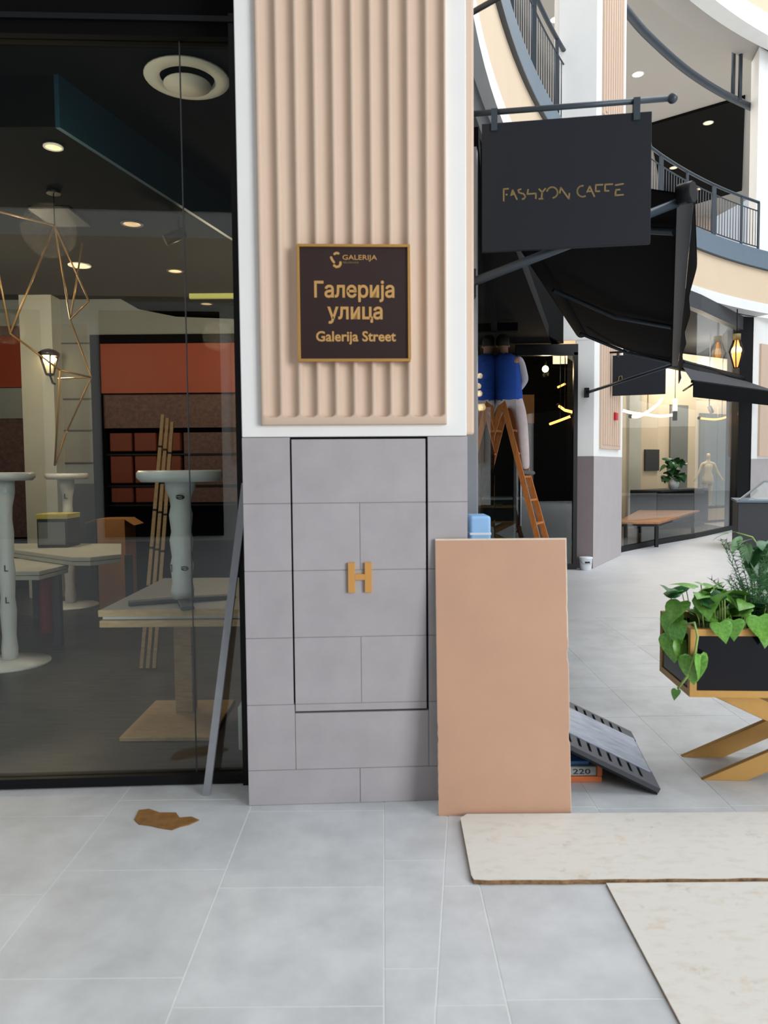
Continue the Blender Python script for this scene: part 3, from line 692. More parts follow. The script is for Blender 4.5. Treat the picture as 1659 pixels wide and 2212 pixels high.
# ------------------------------------------------------------------ things in front of the pillar
# leaning stud
st = MB()
a_ = Vector((-0.845, 3.40, 0.001)); b_ = Vector((-0.652, 3.495, 1.46))
d_ = (b_ - a_).normalized(); xx = d_.cross(Vector((0, 1, 0))).normalized(); yy = xx.cross(d_).normalized()
sec = [(-0.017, 0.012), (-0.017, -0.012), (0.017, -0.012), (0.017, 0.012), (0.013, 0.012), (0.013, -0.007), (-0.013, -0.007), (-0.013, 0.012)]
vs_ = [p + xx * u + yy * v for p in (a_, b_) for u, v in sec]
st.add(vs_, [(i, (i + 1) % 8, 8 + (i + 1) % 8, 8 + i) for i in range(8)] + [(0, 1, 6, 7), (1, 2, 5, 6), (2, 3, 4, 5), (8, 15, 14, 9), (9, 14, 13, 10), (10, 13, 12, 11)])
tag(st.build('metal_stud', M['galv']), 'thin grey metal channel leaning in the corner by the shop glass', 'metal bar')
# torn cardboard
tc_ = [(-1.18, 3.16), (-1.15, 3.245), (-1.06, 3.27), (-0.98, 3.235), (-0.935, 3.25), (-0.90, 3.20), (-0.79, 3.165), (-0.84, 3.14), (-0.86, 3.10), (-0.93, 3.085), (-0.95, 3.05), (-1.03, 3.06), (-1.08, 3.10), (-1.14, 3.12)]
pts = [zp(290, 1772, 0), zp(300, 1752, 0), zp(322, 1749, 0), zp(345, 1757, 0), zp(380, 1757, 0), zp(388, 1768, 0), zp(414, 1766, 0), zp(430, 1773, 0), zp(408, 1783, 0), zp(390, 1787, 0), zp(372, 1794, 0), zp(345, 1790, 0), zp(325, 1785, 0), zp(300, 1782, 0)]
tag(MB().prism(pts, 0.001, 0.005).build('cardboard_scrap', M['brownpaper']), 'torn brown cardboard scrap lying on the grey floor tiles', 'scrap')
# leaning brown board
bo = thing('leaning_board', 'tall brown fibreboard panel leaning against the grey tiled pillar', 'board', (0.52, 3.17, 0))
def board_pt(u, t, v):                                # u across, t up the board, v thickness
    base = Vector((0.228, 3.168, 0.0)); ux = Vector((0.999, -0.008, 0)); up = Vector((0.0, 0.1345, 1.207)).normalized()
    n = ux.cross(up).normalized()
    return base + ux * u + up * t + n * v
BW, BH, TH = 0.587, 1.216, 0.0125
pts = []
ul = [0.0] + [0] * 0
left = []; right = []
for i in range(49):
    t = BH * i / 48
    left.append((random.uniform(0, 0.006) if (0.03 < t < 0.40 and i % 2) else 0.0, t))
    right.append((BW - (random.uniform(0.002, 0.006) if i in (13, 14, 27, 28, 36) else 0.0) - 0.004 * (1 - i / 48), t))
left = [(u + 0.0, t) for u, t in left]
N_ = len(left)
def board_slab(v0, v1, cut=0.0):
    mb = MB(); vs_ = []
    for v in (v0, v1):
        for k in range(N_): vs_ += [board_pt(left[k][0] + cut * 0.2, left[k][1] - cut * k / 48, v), board_pt(right[k][0] - cut * (0.7 if k > 30 else 0.3), right[k][1] - cut * k / 48, v)]
    o = 2 * N_; fs = []
    for k in range(N_ - 1):
        fs += [(2 * k, 2 * k + 1, 2 * k + 3, 2 * k + 2), (o + 2 * k + 2, o + 2 * k + 3, o + 2 * k + 1, o + 2 * k),
               (2 * k, 2 * k + 2, o + 2 * k + 2, o + 2 * k), (2 * k + 1, o + 2 * k + 1, o + 2 * k + 3, 2 * k + 3)]
    fs += [(0, o, o + 1, 1), (2 * N_ - 2, 2 * N_ - 1, o + 2 * N_ - 1, o + 2 * N_ - 2)]
    return mb.add(vs_, fs)
nsign = -1 if board_pt(0, 0, 1).y > board_pt(0, 0, 0).y else 1   # towards the viewer
board_slab(0, -nsign * TH).build('core_edge', M['board_edge'], bo)
board_slab(nsign * 0.0012, 0, 0.0075).build('face_sheet', M['board'], bo)
# whitewashed sheets on the floor
def osb(name, poly, z0, z1, label):
    t = thing(name, label, 'board', (sum(p[0] for p in poly) / len(poly), sum(p[1] for p in poly) / len(poly), 0))
    MB().prism(poly, z0, z1 - 0.0015).build('core_edge', M['osb_edge'], t)
    MB().prism(poly, z1 - 0.0015, z1).build('painted_face', M['osb'], t)
n1 = [(0.336, 3.13), (0.318, 3.11), (0.312, 2.66), (0.318, 2.632)]
e1 = [(0.318 + (2.5 - 0.318) * i / 40, 2.626 + random.uniform(-0.003, 0.002)) for i in range(1, 41)]
osb('floor_sheet', n1 + e1 + [(2.5, 3.14), (0.35, 3.146)], 0.0006, 0.019, 'long white painted chipboard strip lying at the foot of the brown board')
osb('floor_sheet', [(0.799, 2.617), (0.794, 1.4), (2.3, 1.4), (2.3, 2.617)], 0.0006, 0.0095, 'white painted chipboard sheet lying in front of the long strip')

# dark slotted plate propped on a box
gr = thing('slotted_plate', 'black slotted plastic panel with scuffed metal middle propped beside the brown board', 'panel', (1.25, 3.4, 0))
c0 = Vector((1.262, 3.352, 0.012)); ey = Vector((0.115, 0.76, 0.0)).normalized(); ex = Vector((-0.99, 0.13, 0.0)).normalized()
sl = R_(25.0); ex = (ex * math.cos(sl) + Vector((0, 0, 1)) * math.sin(sl)).normalized(); en = ex.cross(ey).normalized()
if en.z < 0: en = -en
GT = Matrix(((ex.x, ey.x, en.x, c0.x), (ex.y, ey.y, en.y, c0.y), (ex.z, ey.z, en.z, c0.z), (0, 0, 0, 1)))
GL, GW, GH = 0.66, 0.76, 0.022
gm = MB()
def strip(y0, y1, ys0, ys1, first, pitch, wd, count):
    gm.box(0, first, y0, y1, 0, GH, GT); x = first
    for k in range(count):
        gm.box(x, x + wd, y0, ys0, 0, GH, GT).box(x, x + wd, ys1, y1, 0, GH, GT)
        nx = first + pitch * (k + 1)
        gm.box(x + wd, min(nx, GL) if k < count - 1 else GL, y0, y1, 0, GH, GT); x = nx
strip(0.0, 0.2, 0.05, 0.165, 0.075, 0.052, 0.016, 11)
strip(GW - 0.15, GW, GW - 0.125, GW - 0.03, 0.075, 0.052, 0.016, 11)
gm.box(0, GL, 0.2, GW - 0.15, 0, GH - 0.004, GT)
gm.build('slotted_frame', M['plastic_dark'], gr)
MB().box(0.0, GL, 0.0, GW, -0.012, -0.002, GT).build('under_lip', M['black'], gr, bevel=0.003, seg=1)
MB().box(0.012, GL, 0.175, GW - 0.135, GH - 0.002, GH + 0.004, GT).build('middle_plate', M['plate_silver'], gr, bevel=0.002, seg=1)
bx = thing('tool_case', 'orange, blue and grey case marked 220 under the slotted black plate', 'case', (0.92, 3.62, 0))
MB().box(0.72, 1.045, 3.50, 3.78, 0.0, 0.03).build('orange_base', M['orange'], bx, bevel=0.006)
MB().box(0.725, 1.02, 3.51, 3.77, 0.03, 0.075).build('grey_body', M['greybox'], bx, bevel=0.004)
MB().box(1.02, 1.046, 3.50, 3.78, 0.03, 0.085).build('orange_corner', M['orange'], bx, bevel=0.005)
MB().box(0.725, 0.99, 3.53, 3.77, 0.075, 0.095).build('blue_lid', M['bluebox'], bx, bevel=0.004)
MB().box(0.72, 0.9, 3.6, 3.77, 0.095, 0.125).build('orange_lid', M['orange'], bx, bevel=0.004)
o = text('number', '220', M['ink'], None, Matrix.Identity(4), 0, 0.085, 0.026, 0.01, 0.0006)
o.parent = bx; o.matrix_parent_inverse = pmat(bx).inverted(); o.matrix_basis = Matrix.Translation((0.905, 3.5095, 0.039)) @ Matrix.Rotation(R_(90), 4, 'X')
# blue foam roll behind board
p = at(1035, 1112, 3.62)
bf = thing('blue_foam_slab', 'pale blue foam slab standing behind the brown board', 'foam slab', (p.x, 3.62, 0))
MB().box(p.x - 0.055, p.x + 0.043, 3.52, 3.72, 0.0, p.z).build('foam_body', M['blue'], bf, bevel=0.012, seg=3)
MB().box(p.x - 0.056, p.x + 0.0445, 3.518, 3.722, p.z - 0.09, p.z - 0.08).build('wrap_band', M['bucket'], bf)

# ------------------------------------------------------------------ planter
PLY = R_(-3.5)
pt = thing('planter', 'black glossy trough planter in a gold frame on crossed gold legs', 'planter', (1.44, 3.45, 0), PLY)
PL, PD, Z0, Z1 = 1.35, 0.46, 0.432, 0.757
fb = 0.032
fm = MB()
for y in (0, PD - fb):
    for z in (Z0, Z1 - fb): fm.box(0, PL, y, y + fb, z, z + fb)
    for x in (0, PL - fb): fm.box(x, x + fb, y, y + fb, Z0 + fb, Z1 - fb)
for x in (0, PL - fb):
    for z in (Z0, Z1 - fb): fm.box(x, x + fb, fb, PD - fb, z, z + fb)
fm.build('frame', M['gold'], pt, True)
for y0, y1 in ((0.006, 0.014), (PD - 0.014, PD - 0.006)): MB().box(fb, PL - fb, y0, y1, Z0 + fb, Z1 - fb).build('long_panel', M['navy'], pt, True)
for x0, x1 in ((0.006, 0.014), (PL - 0.014, PL - 0.006)): MB().box(x0, x1, fb, PD - fb, Z0 + fb, Z1 - fb).build('end_panel', M['navy'], pt, True)
MB().box(0.015, PL - 0.015, 0.015, PD - 0.015, Z0 + 0.005, Z0 + 0.03).build('floor_panel', M['navy'], pt, True)
def soil(u, v): return (0.016 + (PL - 0.032) * u, 0.016 + (PD - 0.032) * v, Z1 - 0.06 + 0.012 * math.sin(u * 40) * math.cos(v * 17))
MB().grid(soil, 40, 12).build('soil', M['soil'], pt, True)
for y in (0.07, PD - 0.1):
    for sx in (0, 1):
        xa, xb = (0.09, 1.22) if sx == 0 else (1.22, 0.09)
        yy0 = y + 0.035 * sx
        # flat bar, cut flat on the floor and under the box
        w_ = 0.21
        poly = [(xa, 0.0), (xa + (w_ if sx == 0 else -w_), 0.0), (xb + (0 if sx == 0 else 0), Z0), (xb - (w_ if sx == 0 else -w_), Z0)]
        Tl = Matrix(((1, 0, 0, 0), (0, 0, -1, yy0 + 0.03), (0, 1, 0, 0), (0, 0, 0, 1)))
        MB().prism(poly, 0, 0.03, Tl).build('leg', M['gold'], pt, True, bevel=0.002, seg=1)
PW = pmat(pt)
def leaf_mesh(name, m, heart=True):
    if heart: out = [(0.0, 0.0), (0.24, -0.10), (0.43, -0.02), (0.5, 0.16), (0.46, 0.36), (0.34, 0.58), (0.18, 0.80), (0.0, 1.02)]
    else: out = [(0.0, 0.0), (0.09, 0.08), (0.17, 0.22), (0.21, 0.38), (0.2, 0.54), (0.15, 0.7), (0.07, 0.87), (0.0, 1.02)]
    vs_ = []
    for w2, t in out:
        tm = max(0.0, min(1.0, t)) if w2 else t
        z = -0.28 * t * t
        vs_ += [(-w2, t, z + 0.20 * w2 - 0.25 * w2 * w2), (-w2 * 0.5, (t + tm) / 2, z + 0.15 * w2), (0, tm, z), (w2 * 0.5, (t + tm) / 2, z + 0.15 * w2), (w2, t, z + 0.20 * w2 - 0.25 * w2 * w2)]
    fs = [(i * 5 + k, i * 5 + k + 1, (i + 1) * 5 + k + 1, (i + 1) * 5 + k) for i in range(len(out) - 1) for k in range(4)]
    me = bpy.data.meshes.new(name); me.from_pydata(vs_, [], fs); me.materials.append(m)
    bm = bmesh.new(); bm.from_mesh(me); bmesh.ops.remove_doubles(bm, verts=bm.verts, dist=1e-4); bmesh.ops.recalc_face_normals(bm, faces=bm.faces)
    for f in bm.faces: f.smooth = True
    bm.to_mesh(me); bm.free()
    return me
LM = leaf_mesh('leaf', M['leaf']); LMd = leaf_mesh('leaf', M['leaf_dark']); LMp = leaf_mesh('leaf', M['leaf_pale'], heart=False)
def put_leaf(me, parent, pos, yaw, pitch, size, roll=0.0):
    o = bpy.data.objects.new('leaf', me); COL.objects.link(o); o.parent = parent
    o.matrix_parent_inverse = pmat(parent).inverted()
    o.matrix_basis = Matrix.Translation(pos) @ Matrix.Rotation(yaw, 4, 'Z') @ Matrix.Rotation(pitch, 4, 'X') @ Matrix.Rotation(roll, 4, 'Y') @ Matrix.Scale(size, 4)
    return o
po = thing('pothos', 'trailing pothos with heart shaped leaves spilling over the planter corner', 'plant', PW @ Vector((0.2, 0.2, Z1 - 0.06)))
rnd = random.Random(3)
def stem_leaf(parent, me, root, tip, size, yaw, pitch, roll=0.0, stem=True):
    root = Vector(root); tip = Vector(tip)
    if stem:
        mid = (root + tip) / 2 + Vector((0, 0, 0.03)); MB().tube([root, mid, tip], 0.0028, 5).build('stem', M['stem'], parent)
    put_leaf(me, parent, tip, yaw, pitch, size, roll)
for i in range(92):                                    # mound over the soil
    u = rnd.uniform(0.02, 0.5) if i < 74 else rnd.uniform(0.4, 0.9); v = rnd.uniform(0.02, 0.42)
    h = max(0.02, (0.23 - 0.3 * abs(u - 0.2)) * rnd.uniform(0.15, 1.0)) if u < 0.5 else rnd.uniform(0.02, 0.09)
    root = PW @ Vector((u * 0.9 + 0.03, v * 0.9 + 0.02, Z1 - 0.06)); tip = PW @ Vector((u, v, Z1 - 0.03 + h))
    stem_leaf(po, LM if rnd.random() < 0.65 else LMd, root, tip, rnd.uniform(0.075, 0.135), rnd.uniform(-3.1, 3.1), rnd.uniform(-0.9, 0.35), rnd.uniform(-0.5, 0.5))
for px, py, Y, sz, yaw, pt_, ro in ((1455, 1325, 3.62, 0.13, 2.4, -0.9, 0.2), (1452, 1372, 3.60, 0.13, 2.9, -1.2, 0.3), (1470, 1300, 3.6, 0.13, 2.2, -0.6, 0), (1474, 1385, 3.52, 0.13, 3.3, -1.25, -0.2), (1496, 1418, 3.42, 0.13, 3.0, -1.3, 0.2),
                                (1512, 1415, 3.40, 0.12, 3.6, -1.35, -0.2), (1465, 1345, 3.56, 0.12, 2.6, -1.0, 0.5), (1500, 1270, 3.6, 0.12, 0.9, 0.3, 0), (1525, 1290, 3.55, 0.13, 2.8, -0.5, 0.2), (1640, 1332, 3.42, 0.12, 3.0, -0.9, 0.3), (1650, 1352, 3.41, 0.1, 3.3, -1.2, 0.0), (1555, 1345, 3.44, 0.1, 3.1, -0.7, 0.2), (1585, 1340, 3.45, 0.1, 2.7, -0.7, 0.1)):
    put_leaf(LM, po, at(px, py, Y), yaw, pt_, sz, ro)
vine = [at(1475, 1350, 3.5), at(1500, 1345, 3.44), at(1507, 1375, 3.41), at(1500, 1420, 3.41), at(1484, 1462, 3.42), at(1464, 1488, 3.44)]
MB().tube(vine, 0.006, 7).build('vine', M['stem'], po)
put_leaf(LM, po, at(1462, 1490, 3.44), 2.2, -0.9, 0.05)
fe = thing('feathery_fern', 'fine feathery dark fern growing upright in the planter', 'plant', PW @ Vector((0.46, 0.22, Z1 - 0.06)))
froot = at(1632, 1335, 3.62); froot.z = Z1 - 0.055
for i in range(26):
    a = rnd.uniform(0, 6.28); tilt = rnd.uniform(0.05, 0.55); ln = rnd.uniform(0.2, 0.5)
    if i < 3: ln = 0.52; tilt = 0.25; a = 2.9 + i * 0.4
    d = Vector((math.cos(a) * math.sin(tilt), math.sin(a) * math.sin(tilt), math.cos(tilt)))
    mb = MB(); ptsf = [froot + d * ln * t + Vector((d.x, d.y, -0.25)) * (0.16 * t * t) for t in [k / 8 for k in range(9)]]
    mb.tube(ptsf, [0.0028 * (1 - 0.7 * k / 8) for k in range(9)], 4)
    for k in range(90):
        t = 0.1 + 0.9 * k / 90; b_ = ptsf[int(t * 8)].lerp(ptsf[min(8, int(t * 8) + 1)], t * 8 - int(t * 8))
        e = b_ + Vector((rnd.uniform(-1, 1), rnd.uniform(-1, 1), rnd.uniform(-0.1, 0.9))).normalized() * rnd.uniform(0.02, 0.06) * (1.15 - 0.5 * t)
        sd = (e - b_).cross(Vector((0.3, 1, 0.2))).normalized() * 0.0022
        up = (e - b_).cross(sd).normalized() * 0.0018
        mb.add([b_ - sd, b_ + sd, b_ + up, e], [(0, 1, 3), (1, 2, 3), (2, 0, 3), (0, 2, 1)])
    mb.build('frond', M['fern'], fe)
bl = thing('broadleaf_plant', 'tall plant with pale pointed leaves rising above the fern', 'plant', PW @ Vector((0.6, 0.25, Z1 - 0.06)))
s0 = Vector(PW @ Vector((0.72, 0.25, Z1 - 0.06)))
bpts = [s0, at(1662, 1290, 3.75), at(1655, 1205, 3.8), at(1625, 1160, 3.8), at(1590, 1150, 3.8)]
MB().tube(bpts, [0.008, 0.007, 0.006, 0.004, 0.003], 7).build('stem', M['stem'], bl)
for px, py, sz, yaw, ptc, dk_ in ((1575, 1152, 0.10, 1.7, -0.1, 0), (1600, 1158, 0.12, 2.3, -0.5, 0), (1592, 1150, 0.1, 1.2, 0.1, 0), (1616, 1172, 0.12, 2.6, -0.7, 0), (1628, 1165, 0.12, 1.9, 0.0, 0), (1640, 1195, 0.14, 2.9, -0.9, 1), (1648, 1180, 0.14, 2.2, -0.5, 1), (1655, 1170, 0.14, 3.4, -0.6, 1), (1650, 1215, 0.14, 2.7, -1.0, 1), (1635, 1208, 0.12, 2.4, -0.8, 1), (1660, 1235, 0.13, 3.1, -1.0, 1), (1605, 1175, 0.1, 2.8, -0.8, 0)):
    put_leaf(LMd if dk_ else LMp, bl, at(px, py, 3.8), yaw, ptc, sz, rnd.uniform(-0.4, 0.4))

# ------------------------------------------------------------------ cafe: hanging sign
hs = thing('hanging_sign', 'black rectangular cafe sign lettered in dull gold hanging from a dark bar', 'sign', (0.42, 3.74, 3.26))
SA = Vector((0.498, 3.75, 0)); SB = Vector((1.290, 3.633, 0)); su = (SB - SA).normalized(); SWd = (SB - SA).length
sn = Vector((su.y, -su.x, 0))                           # towards the viewer
HT = Matrix(((su.x, -sn.x, 0, SA.x), (su.y, -sn.y, 0, SA.y), (0, 0, 1, 0), (0, 0, 0, 1)))
MB().box(0, SWd, -0.012, 0.012, 2.592, 3.208, HT).build('sign_board', M['signblack'], hs, bevel=0.002, seg=1)
barA = SA - su * 0.085; barB = SB + su * 0.095
MB().tube([barA + Vector((0, 0, 3.265)), barB + Vector((0, 0, 3.265))], 0.0135, 12).build('bar', M['anthracite'], hs)
MB().ball(barB + Vector((0, 0, 3.265)), 0.024).build('ball_end', M['anthracite'], hs)
for t in (0.06, SWd - 0.07): MB().box(t - 0.015, t + 0.015, -0.02, 0.02, 3.17, 3.275, HT).build('hanger', M['anthracite'], hs)
MB().box(-0.1, -0.08, -0.05, 0.05, 3.2, 3.33, HT).build('wall_plate', M['anthracite'], hs)
# lettering strokes, cut letters
def sgn(px, py):
    X = 1050 + px / 4.74; Y = 360 + py / 4.74
    d = ray(X, Y); o = Vector((0, 0, CAM_H)); s_ = (SA - o).dot(sn) / d.dot(sn); q = o + d * s_
    return ((q - SA).dot(su), q.z)
def letter(strokes, wd=0.0072):
    mb = MB()
    for stv in strokes:
        c = [Vector(sgn(*p)) for p in stv]
        for a, b in zip(c[:-1], c[1:]):
            d = (b - a).normalized(); n = Vector((-d.y, d.x)) * wd / 2; a2 = a - d * wd * 0.3; b2 = b + d * wd * 0.3
            T = HT @ Matrix(((1, 0, 0, 0), (0, 0, -1, -0.0119), (0, 1, 0, 0), (0, 0, 0, 1)))
            mb.prism([tuple(a2 + n), tuple(a2 - n), tuple(b2 - n), tuple(b2 + n)], 0, 0.0015, T)
    mb.build('letter', M['gold_dim'], hs)
def curve(cx, cy, rx, ry, a0, a1, n=9): return [(cx + rx * math.cos(R_(a0 + (a1 - a0) * i / n)), cy - ry * math.sin(R_(a0 + (a1 - a0) * i / n))) for i in range(n + 1)]
letter([[(180, 360), (180, 240), (228, 236)], [(204, 296), (214, 296)]])
letter([[(255, 305), (272, 250), (315, 345)], [(255, 300), (282, 290)]])
letter([[(355, 240), (328, 250), (335, 275), (385, 290), (400, 315), (388, 338), (370, 342)]])
letter([[(430, 245), (420, 290), (508, 285), (508, 335)]])
letter([[(540, 240), (572, 272), (605, 235)], [(572, 272), (565, 340)], [(540, 340), (580, 338)]])
letter([curve(675, 275, 55, 55, 165, -80, 12)])
letter([[(752, 280), (762, 225), (845, 340), (850, 285)]])
letter([curve(985, 262, 55, 56, 85, 300, 11)])
letter([[(1030, 270), (1058, 212), (1105, 315)], [(1042, 262), (1075, 262)]])
letter([[(1190, 195), (1120, 198), (1118, 262), (1158, 262)]])
letter([[(1290, 190), (1215, 193), (1213, 258), (1252, 258)]])
letter([[(1320, 200), (1400, 186)], [(1365, 245), (1325, 248), (1318, 304), (1400, 298)]])
p0 = at(1022, 26, 3.8); p1 = at(1082, -8, 3.66)
fp = thing('flag_bracket', 'dark bar jutting out high beside the pillar edge above the cafe sign', 'bracket', p0)
MB().tube([p0 - (p1 - p0) * 0.4, p1 + (p1 - p0) * 1.5], 0.014, 10).build('bar', M['anthracite'], fp)
MB().ball(p1 + (p1 - p0) * 1.5, 0.024).build('ball_end', M['anthracite'], fp)

# ------------------------------------------------------------------ cafe: awning
aw = thing('cafe_awning', 'large black open awning with hanging valance over the cafe front', 'awning', (1.2, 6.5, 3.3))
WA, WB = Vector((0.5, 4.35, 3.36)), Vector((2.72, 10.25, 3.36))
FA, FB = Vector((1.50, 3.74, 2.86)), Vector((3.78, 9.67, 2.86))
def canopy(u, v):
    a = WA.lerp(WB, u); b = FA.lerp(FB, u); q = a.lerp(b, v); q.z -= 0.05 * math.sin(math.pi * v) * (0.6 + 0.4 * math.sin(u * 9)); return q
cm = MB(); cm.grid(canopy, 24, 8); cm.grid(lambda u, v: canopy(u, v) + Vector((0, 0, 0.006)), 24, 8)
cm.build('canopy', M['fabric'], aw)
MB().bar(FA, FB, 0.075, 0.08).build('front_bar', M['anthracite'], aw)
fd = (FB - FA).normalized()
vn = Vector((fd.y, -fd.x, 0))
def val(u, v, o=0.0): q = FA.lerp(FB, u); q = q + vn * (0.04 + o + (0.012 + 0.01 * math.sin(u * 30)) * v); q.z -= 0.02 + 0.26 * v + 0.006 * math.sin(u * 60) * v; return q
vm = MB(); vm.grid(lambda u, v: val(u, v), 60, 4); vm.grid(lambda u, v: val(u, v, 0.005), 60, 4)
vm.build('valance', M['fabric_grey'], aw)
MB().tube([WA, WB], 0.075, 12).build('cassette', M['black_matte'], aw)
MB().tube([FA + Vector((-0.03, 0, 0.0)), FA + Vector((0.02, -0.05, 0))], 0.05, 10).build('end_cap', M['black'], aw)
for u in (0.02, 0.5, 0.9):
    a = WA.lerp(WB, u) + Vector((0.05, 0, -0.12)); b = FA.lerp(FB, u + 0.06) + Vector((-0.05, 0, -0.03)); m_ = (a + b) / 2 + fd * 0.45
    MB().tube([a, m_, b], 0.022, 8).build('folding_arm', M['anthracite'], aw)
for s_, e_ in ((Vector((0.44, 3.78, 2.45)), FA + Vector((-0.03, 0.02, -0.03))), (at(1268, 848, 11.02), FB + Vector((0, 0, -0.02)))):
    MB().tube([s_, e_], 0.022, 8).build('support_arm', M['anthracite'], aw)
    MB().box(s_.x - 0.03, s_.x + 0.03, s_.y - 0.01, s_.y + 0.05, s_.z - 0.07, s_.z + 0.07).build('wall_bracket', M['black'], aw)

# ------------------------------------------------------------------ cafe: frontage, glass and interior
MB().sweep([(0.10, 3.36), (0.3, 3.36), (0.3, 4.15), (0.10, 4.15)], arc(PH0, phi_y(11.1), 20)).build('lower_band', M['black_matte'], struct('wall_cafe_front', MB().sweep([(0.14, 3.36), (0.3, 3.36), (0.3, 5.06), (0.14, 5.06)], arc(PH0, phi_y(11.1), 20)), M['charcoal']))
w2 = struct('window_2', MB().bar((0.47, 3.98, 0.03), (1.375, 9.25, 0.03), 0.06, 0.06), M['black'])
MB().bar((0.47, 3.98, 3.25), (1.375, 9.25, 3.25), 0.08, 0.1).build('head_rail', M['black_matte'], w2)
MB().box(1.385, 1.65, 9.25, 9.262, 0.06, 3.2).build('pane', M['glass_cafe'], w2)
MB().box(1.385, 1.65, 9.235, 9.275, 0.0, 0.06).build('base_rail', M['galv'], w2)
MB().box(1.375, 1.66, 9.2, 9.3, 3.2, 3.3).build('head_rail', M['black_matte'], w2)
ga, gb_ = Vector((0.47, 3.98, 0)), Vector((1.375, 9.25, 0))
for i in range(3):
    a = ga.lerp(gb_, i / 3); b = ga.lerp(gb_, (i + 1) / 3); d = (b - a).normalized()
    MB().bar(a + d * 0.006 + Vector((0, 0, 1.63)), b - d * 0.006 + Vector((0, 0, 1.63)), 0.012, 3.14).build('pane', M['glass_cafe'], w2)
MB().bar((0.47, 3.98, 1.6), (0.485, 4.05, 1.6), 0.06, 3.2).build('mullion', M['galv'], w2)
w3 = struct('window_3', MB().box(1.95, 2.86, 10.96, 11.02, 0.0, 0.08), M['black'])
MB().box(1.95, 2.86, 10.95, 11.03, 3.16, 3.32).build('head_rail', M['black'], w3)
MB().box(2.80, 2.86, 10.95, 11.03, 0.08, 3.2).build('mullion', M['black'], w3)
MB().box(1.92, 1.96, 10.95, 11.03, 0.08, 3.2).build('mullion', M['black'], w3)
MB().tube([(2.02, 10.93, 0.66), (2.02, 10.93, 1.5)], 0.014, 8).tube([(2.02, 10.93, 0.8), (2.02, 10.985, 0.8)], 0.009, 6).tube([(2.02, 10.93, 1.36), (2.02, 10.985, 1.36)], 0.009, 6).build('handle', M['galv'], w3, label='long silver pull handle')
MB().box(1.96, 2.80, 10.98, 10.992, 0.08, 3.18).build('pane', M['glass_cafe'], w3)
struct('ceiling_cafe', MB().prism([(-0.2, 4.0), (0.45, 4.0), (2.5, 11.1), (3.0, 13.2), (-0.2, 13.2)], 3.34, 3.5), M['shop_dark'])
struct('wall_cafe_back', MB().box(-0.3, 3.5, 13.2, 13.4, 0, 3.34), M['shop_dark'])
struct('wall_cafe_right', MB().prism([(2.9, 11.75), (3.0, 11.7), (3.6, 13.2), (3.4, 13.2)], 0, 3.34), M['shop_dark'])
struct('floor_cafe', MB().prism([(-0.2, 4.0), (0.44, 4.02), (1.56, 9.1), (1.9, 11.05), (2.86, 11.05), (3.2, 13.2), (-0.2, 13.2)], -0.003, 0.003), M['shop_floor'])
ct = thing('cafe_counter', 'dark cafe bar counter standing behind the ladder', 'counter', (1.7, 12.3, 0.003))
MB().box(0.5, 2.4, 12.0, 12.5, 0.003, 1.0).build('carcass', M['shop_dark'], ct); MB().box(0.46, 2.44, 11.96, 12.54, 1.0, 1.04).build('top', M['charcoal'], ct, bevel=0.004, seg=1)
tag(MB().box(2.40, 2.66, 13.12, 13.2, 2.3, 2.8).build('menu_board', M['brown_panel']), 'tan board on the dark cafe back wall behind the worker', 'board')
def pendant(px, py, Y, r, label, m, zc):
    p = at(px, py, Y); t = thing('cafe_pendant', label, 'pendant', p)
    MB().ball(p, r).build('bulb', m, t); MB().lathe([(0.018, r), (0.02, r + 0.06), (0.005, r + 0.08)], p, 10).build('socket', M['black'], t)
    MB().tube([p + Vector((0, 0, r + 0.08)), Vector((p.x, p.y, zc))], 0.004, 5).build('cable', M['black'], t)
    l = bpy.data.lights.new('bulb_light', 'POINT'); l.energy = 9; l.color = (1, 0.72, 0.42); l.shadow_soft_size = r
    o = bpy.data.objects.new('bulb_light', l); COL.objects.link(o); o.location = p + Vector((0, -0.05, -r - 0.03)); o.parent = t; o.matrix_parent_inverse = pmat(t).inverted()
pendant(1178, 797, 11.6, 0.05, 'glowing bare bulb pendant inside the cafe right of the worker', M['bulb'], 3.34)
def tube_light(name, pts, r, label, m=M['tube'], cat='lamp', drop=None):
    t = thing(name, label, cat, pts[0]); MB().tube(pts, r, 8).build('light_tube', m, t)
    MB().ball(pts[0], r * 1.7, 10).build('end_fitting', M['black'], t)
    if drop: MB().tube([pts[len(pts) // 2] + Vector((0, 0, r)), Vector((pts[len(pts) // 2].x, pts[len(pts) // 2].y, drop))], 0.005, 5).build('cable', M['black'], t)
tube_light('tube_lamp', [at(1206, 876, 11.7), at(1220, 886, 11.55), at(1236, 890, 11.4)], 0.022, 'short amber tube lamp bending down at the cafe window edge', drop=3.34)
tube_light('tube_lamp', [at(1236, 898, 11.4), at(1210, 908, 11.5), at(1188, 916, 11.7)], 0.02, 'lower amber tube lamp sloping behind the cafe glass', drop=3.34)
tube_light('tube_lamp', [at(1202, 838, 12.6), at(1221, 829, 12.5)], 0.018, 'little amber tube lamp high behind the cafe glass', drop=3.34)
for i, (px, py) in enumerate(((1037, 812), (1033, 834), (1035, 850), (1042, 880))):
    p = at(px, py, 6.3 + i * 0.25)
    t = thing('bead_lamp', ('topmost', 'second', 'third', 'lowest')[i] + ' small warm glass lamp of the string behind the pillar edge', 'lamp', p)
    MB().ball(p, 0.022 + 0.004 * i).build('globe', M['bulb'], t); MB().tube([p, Vector((p.x, p.y, 3.34))], 0.003, 5).build('cable', M['black'], t)

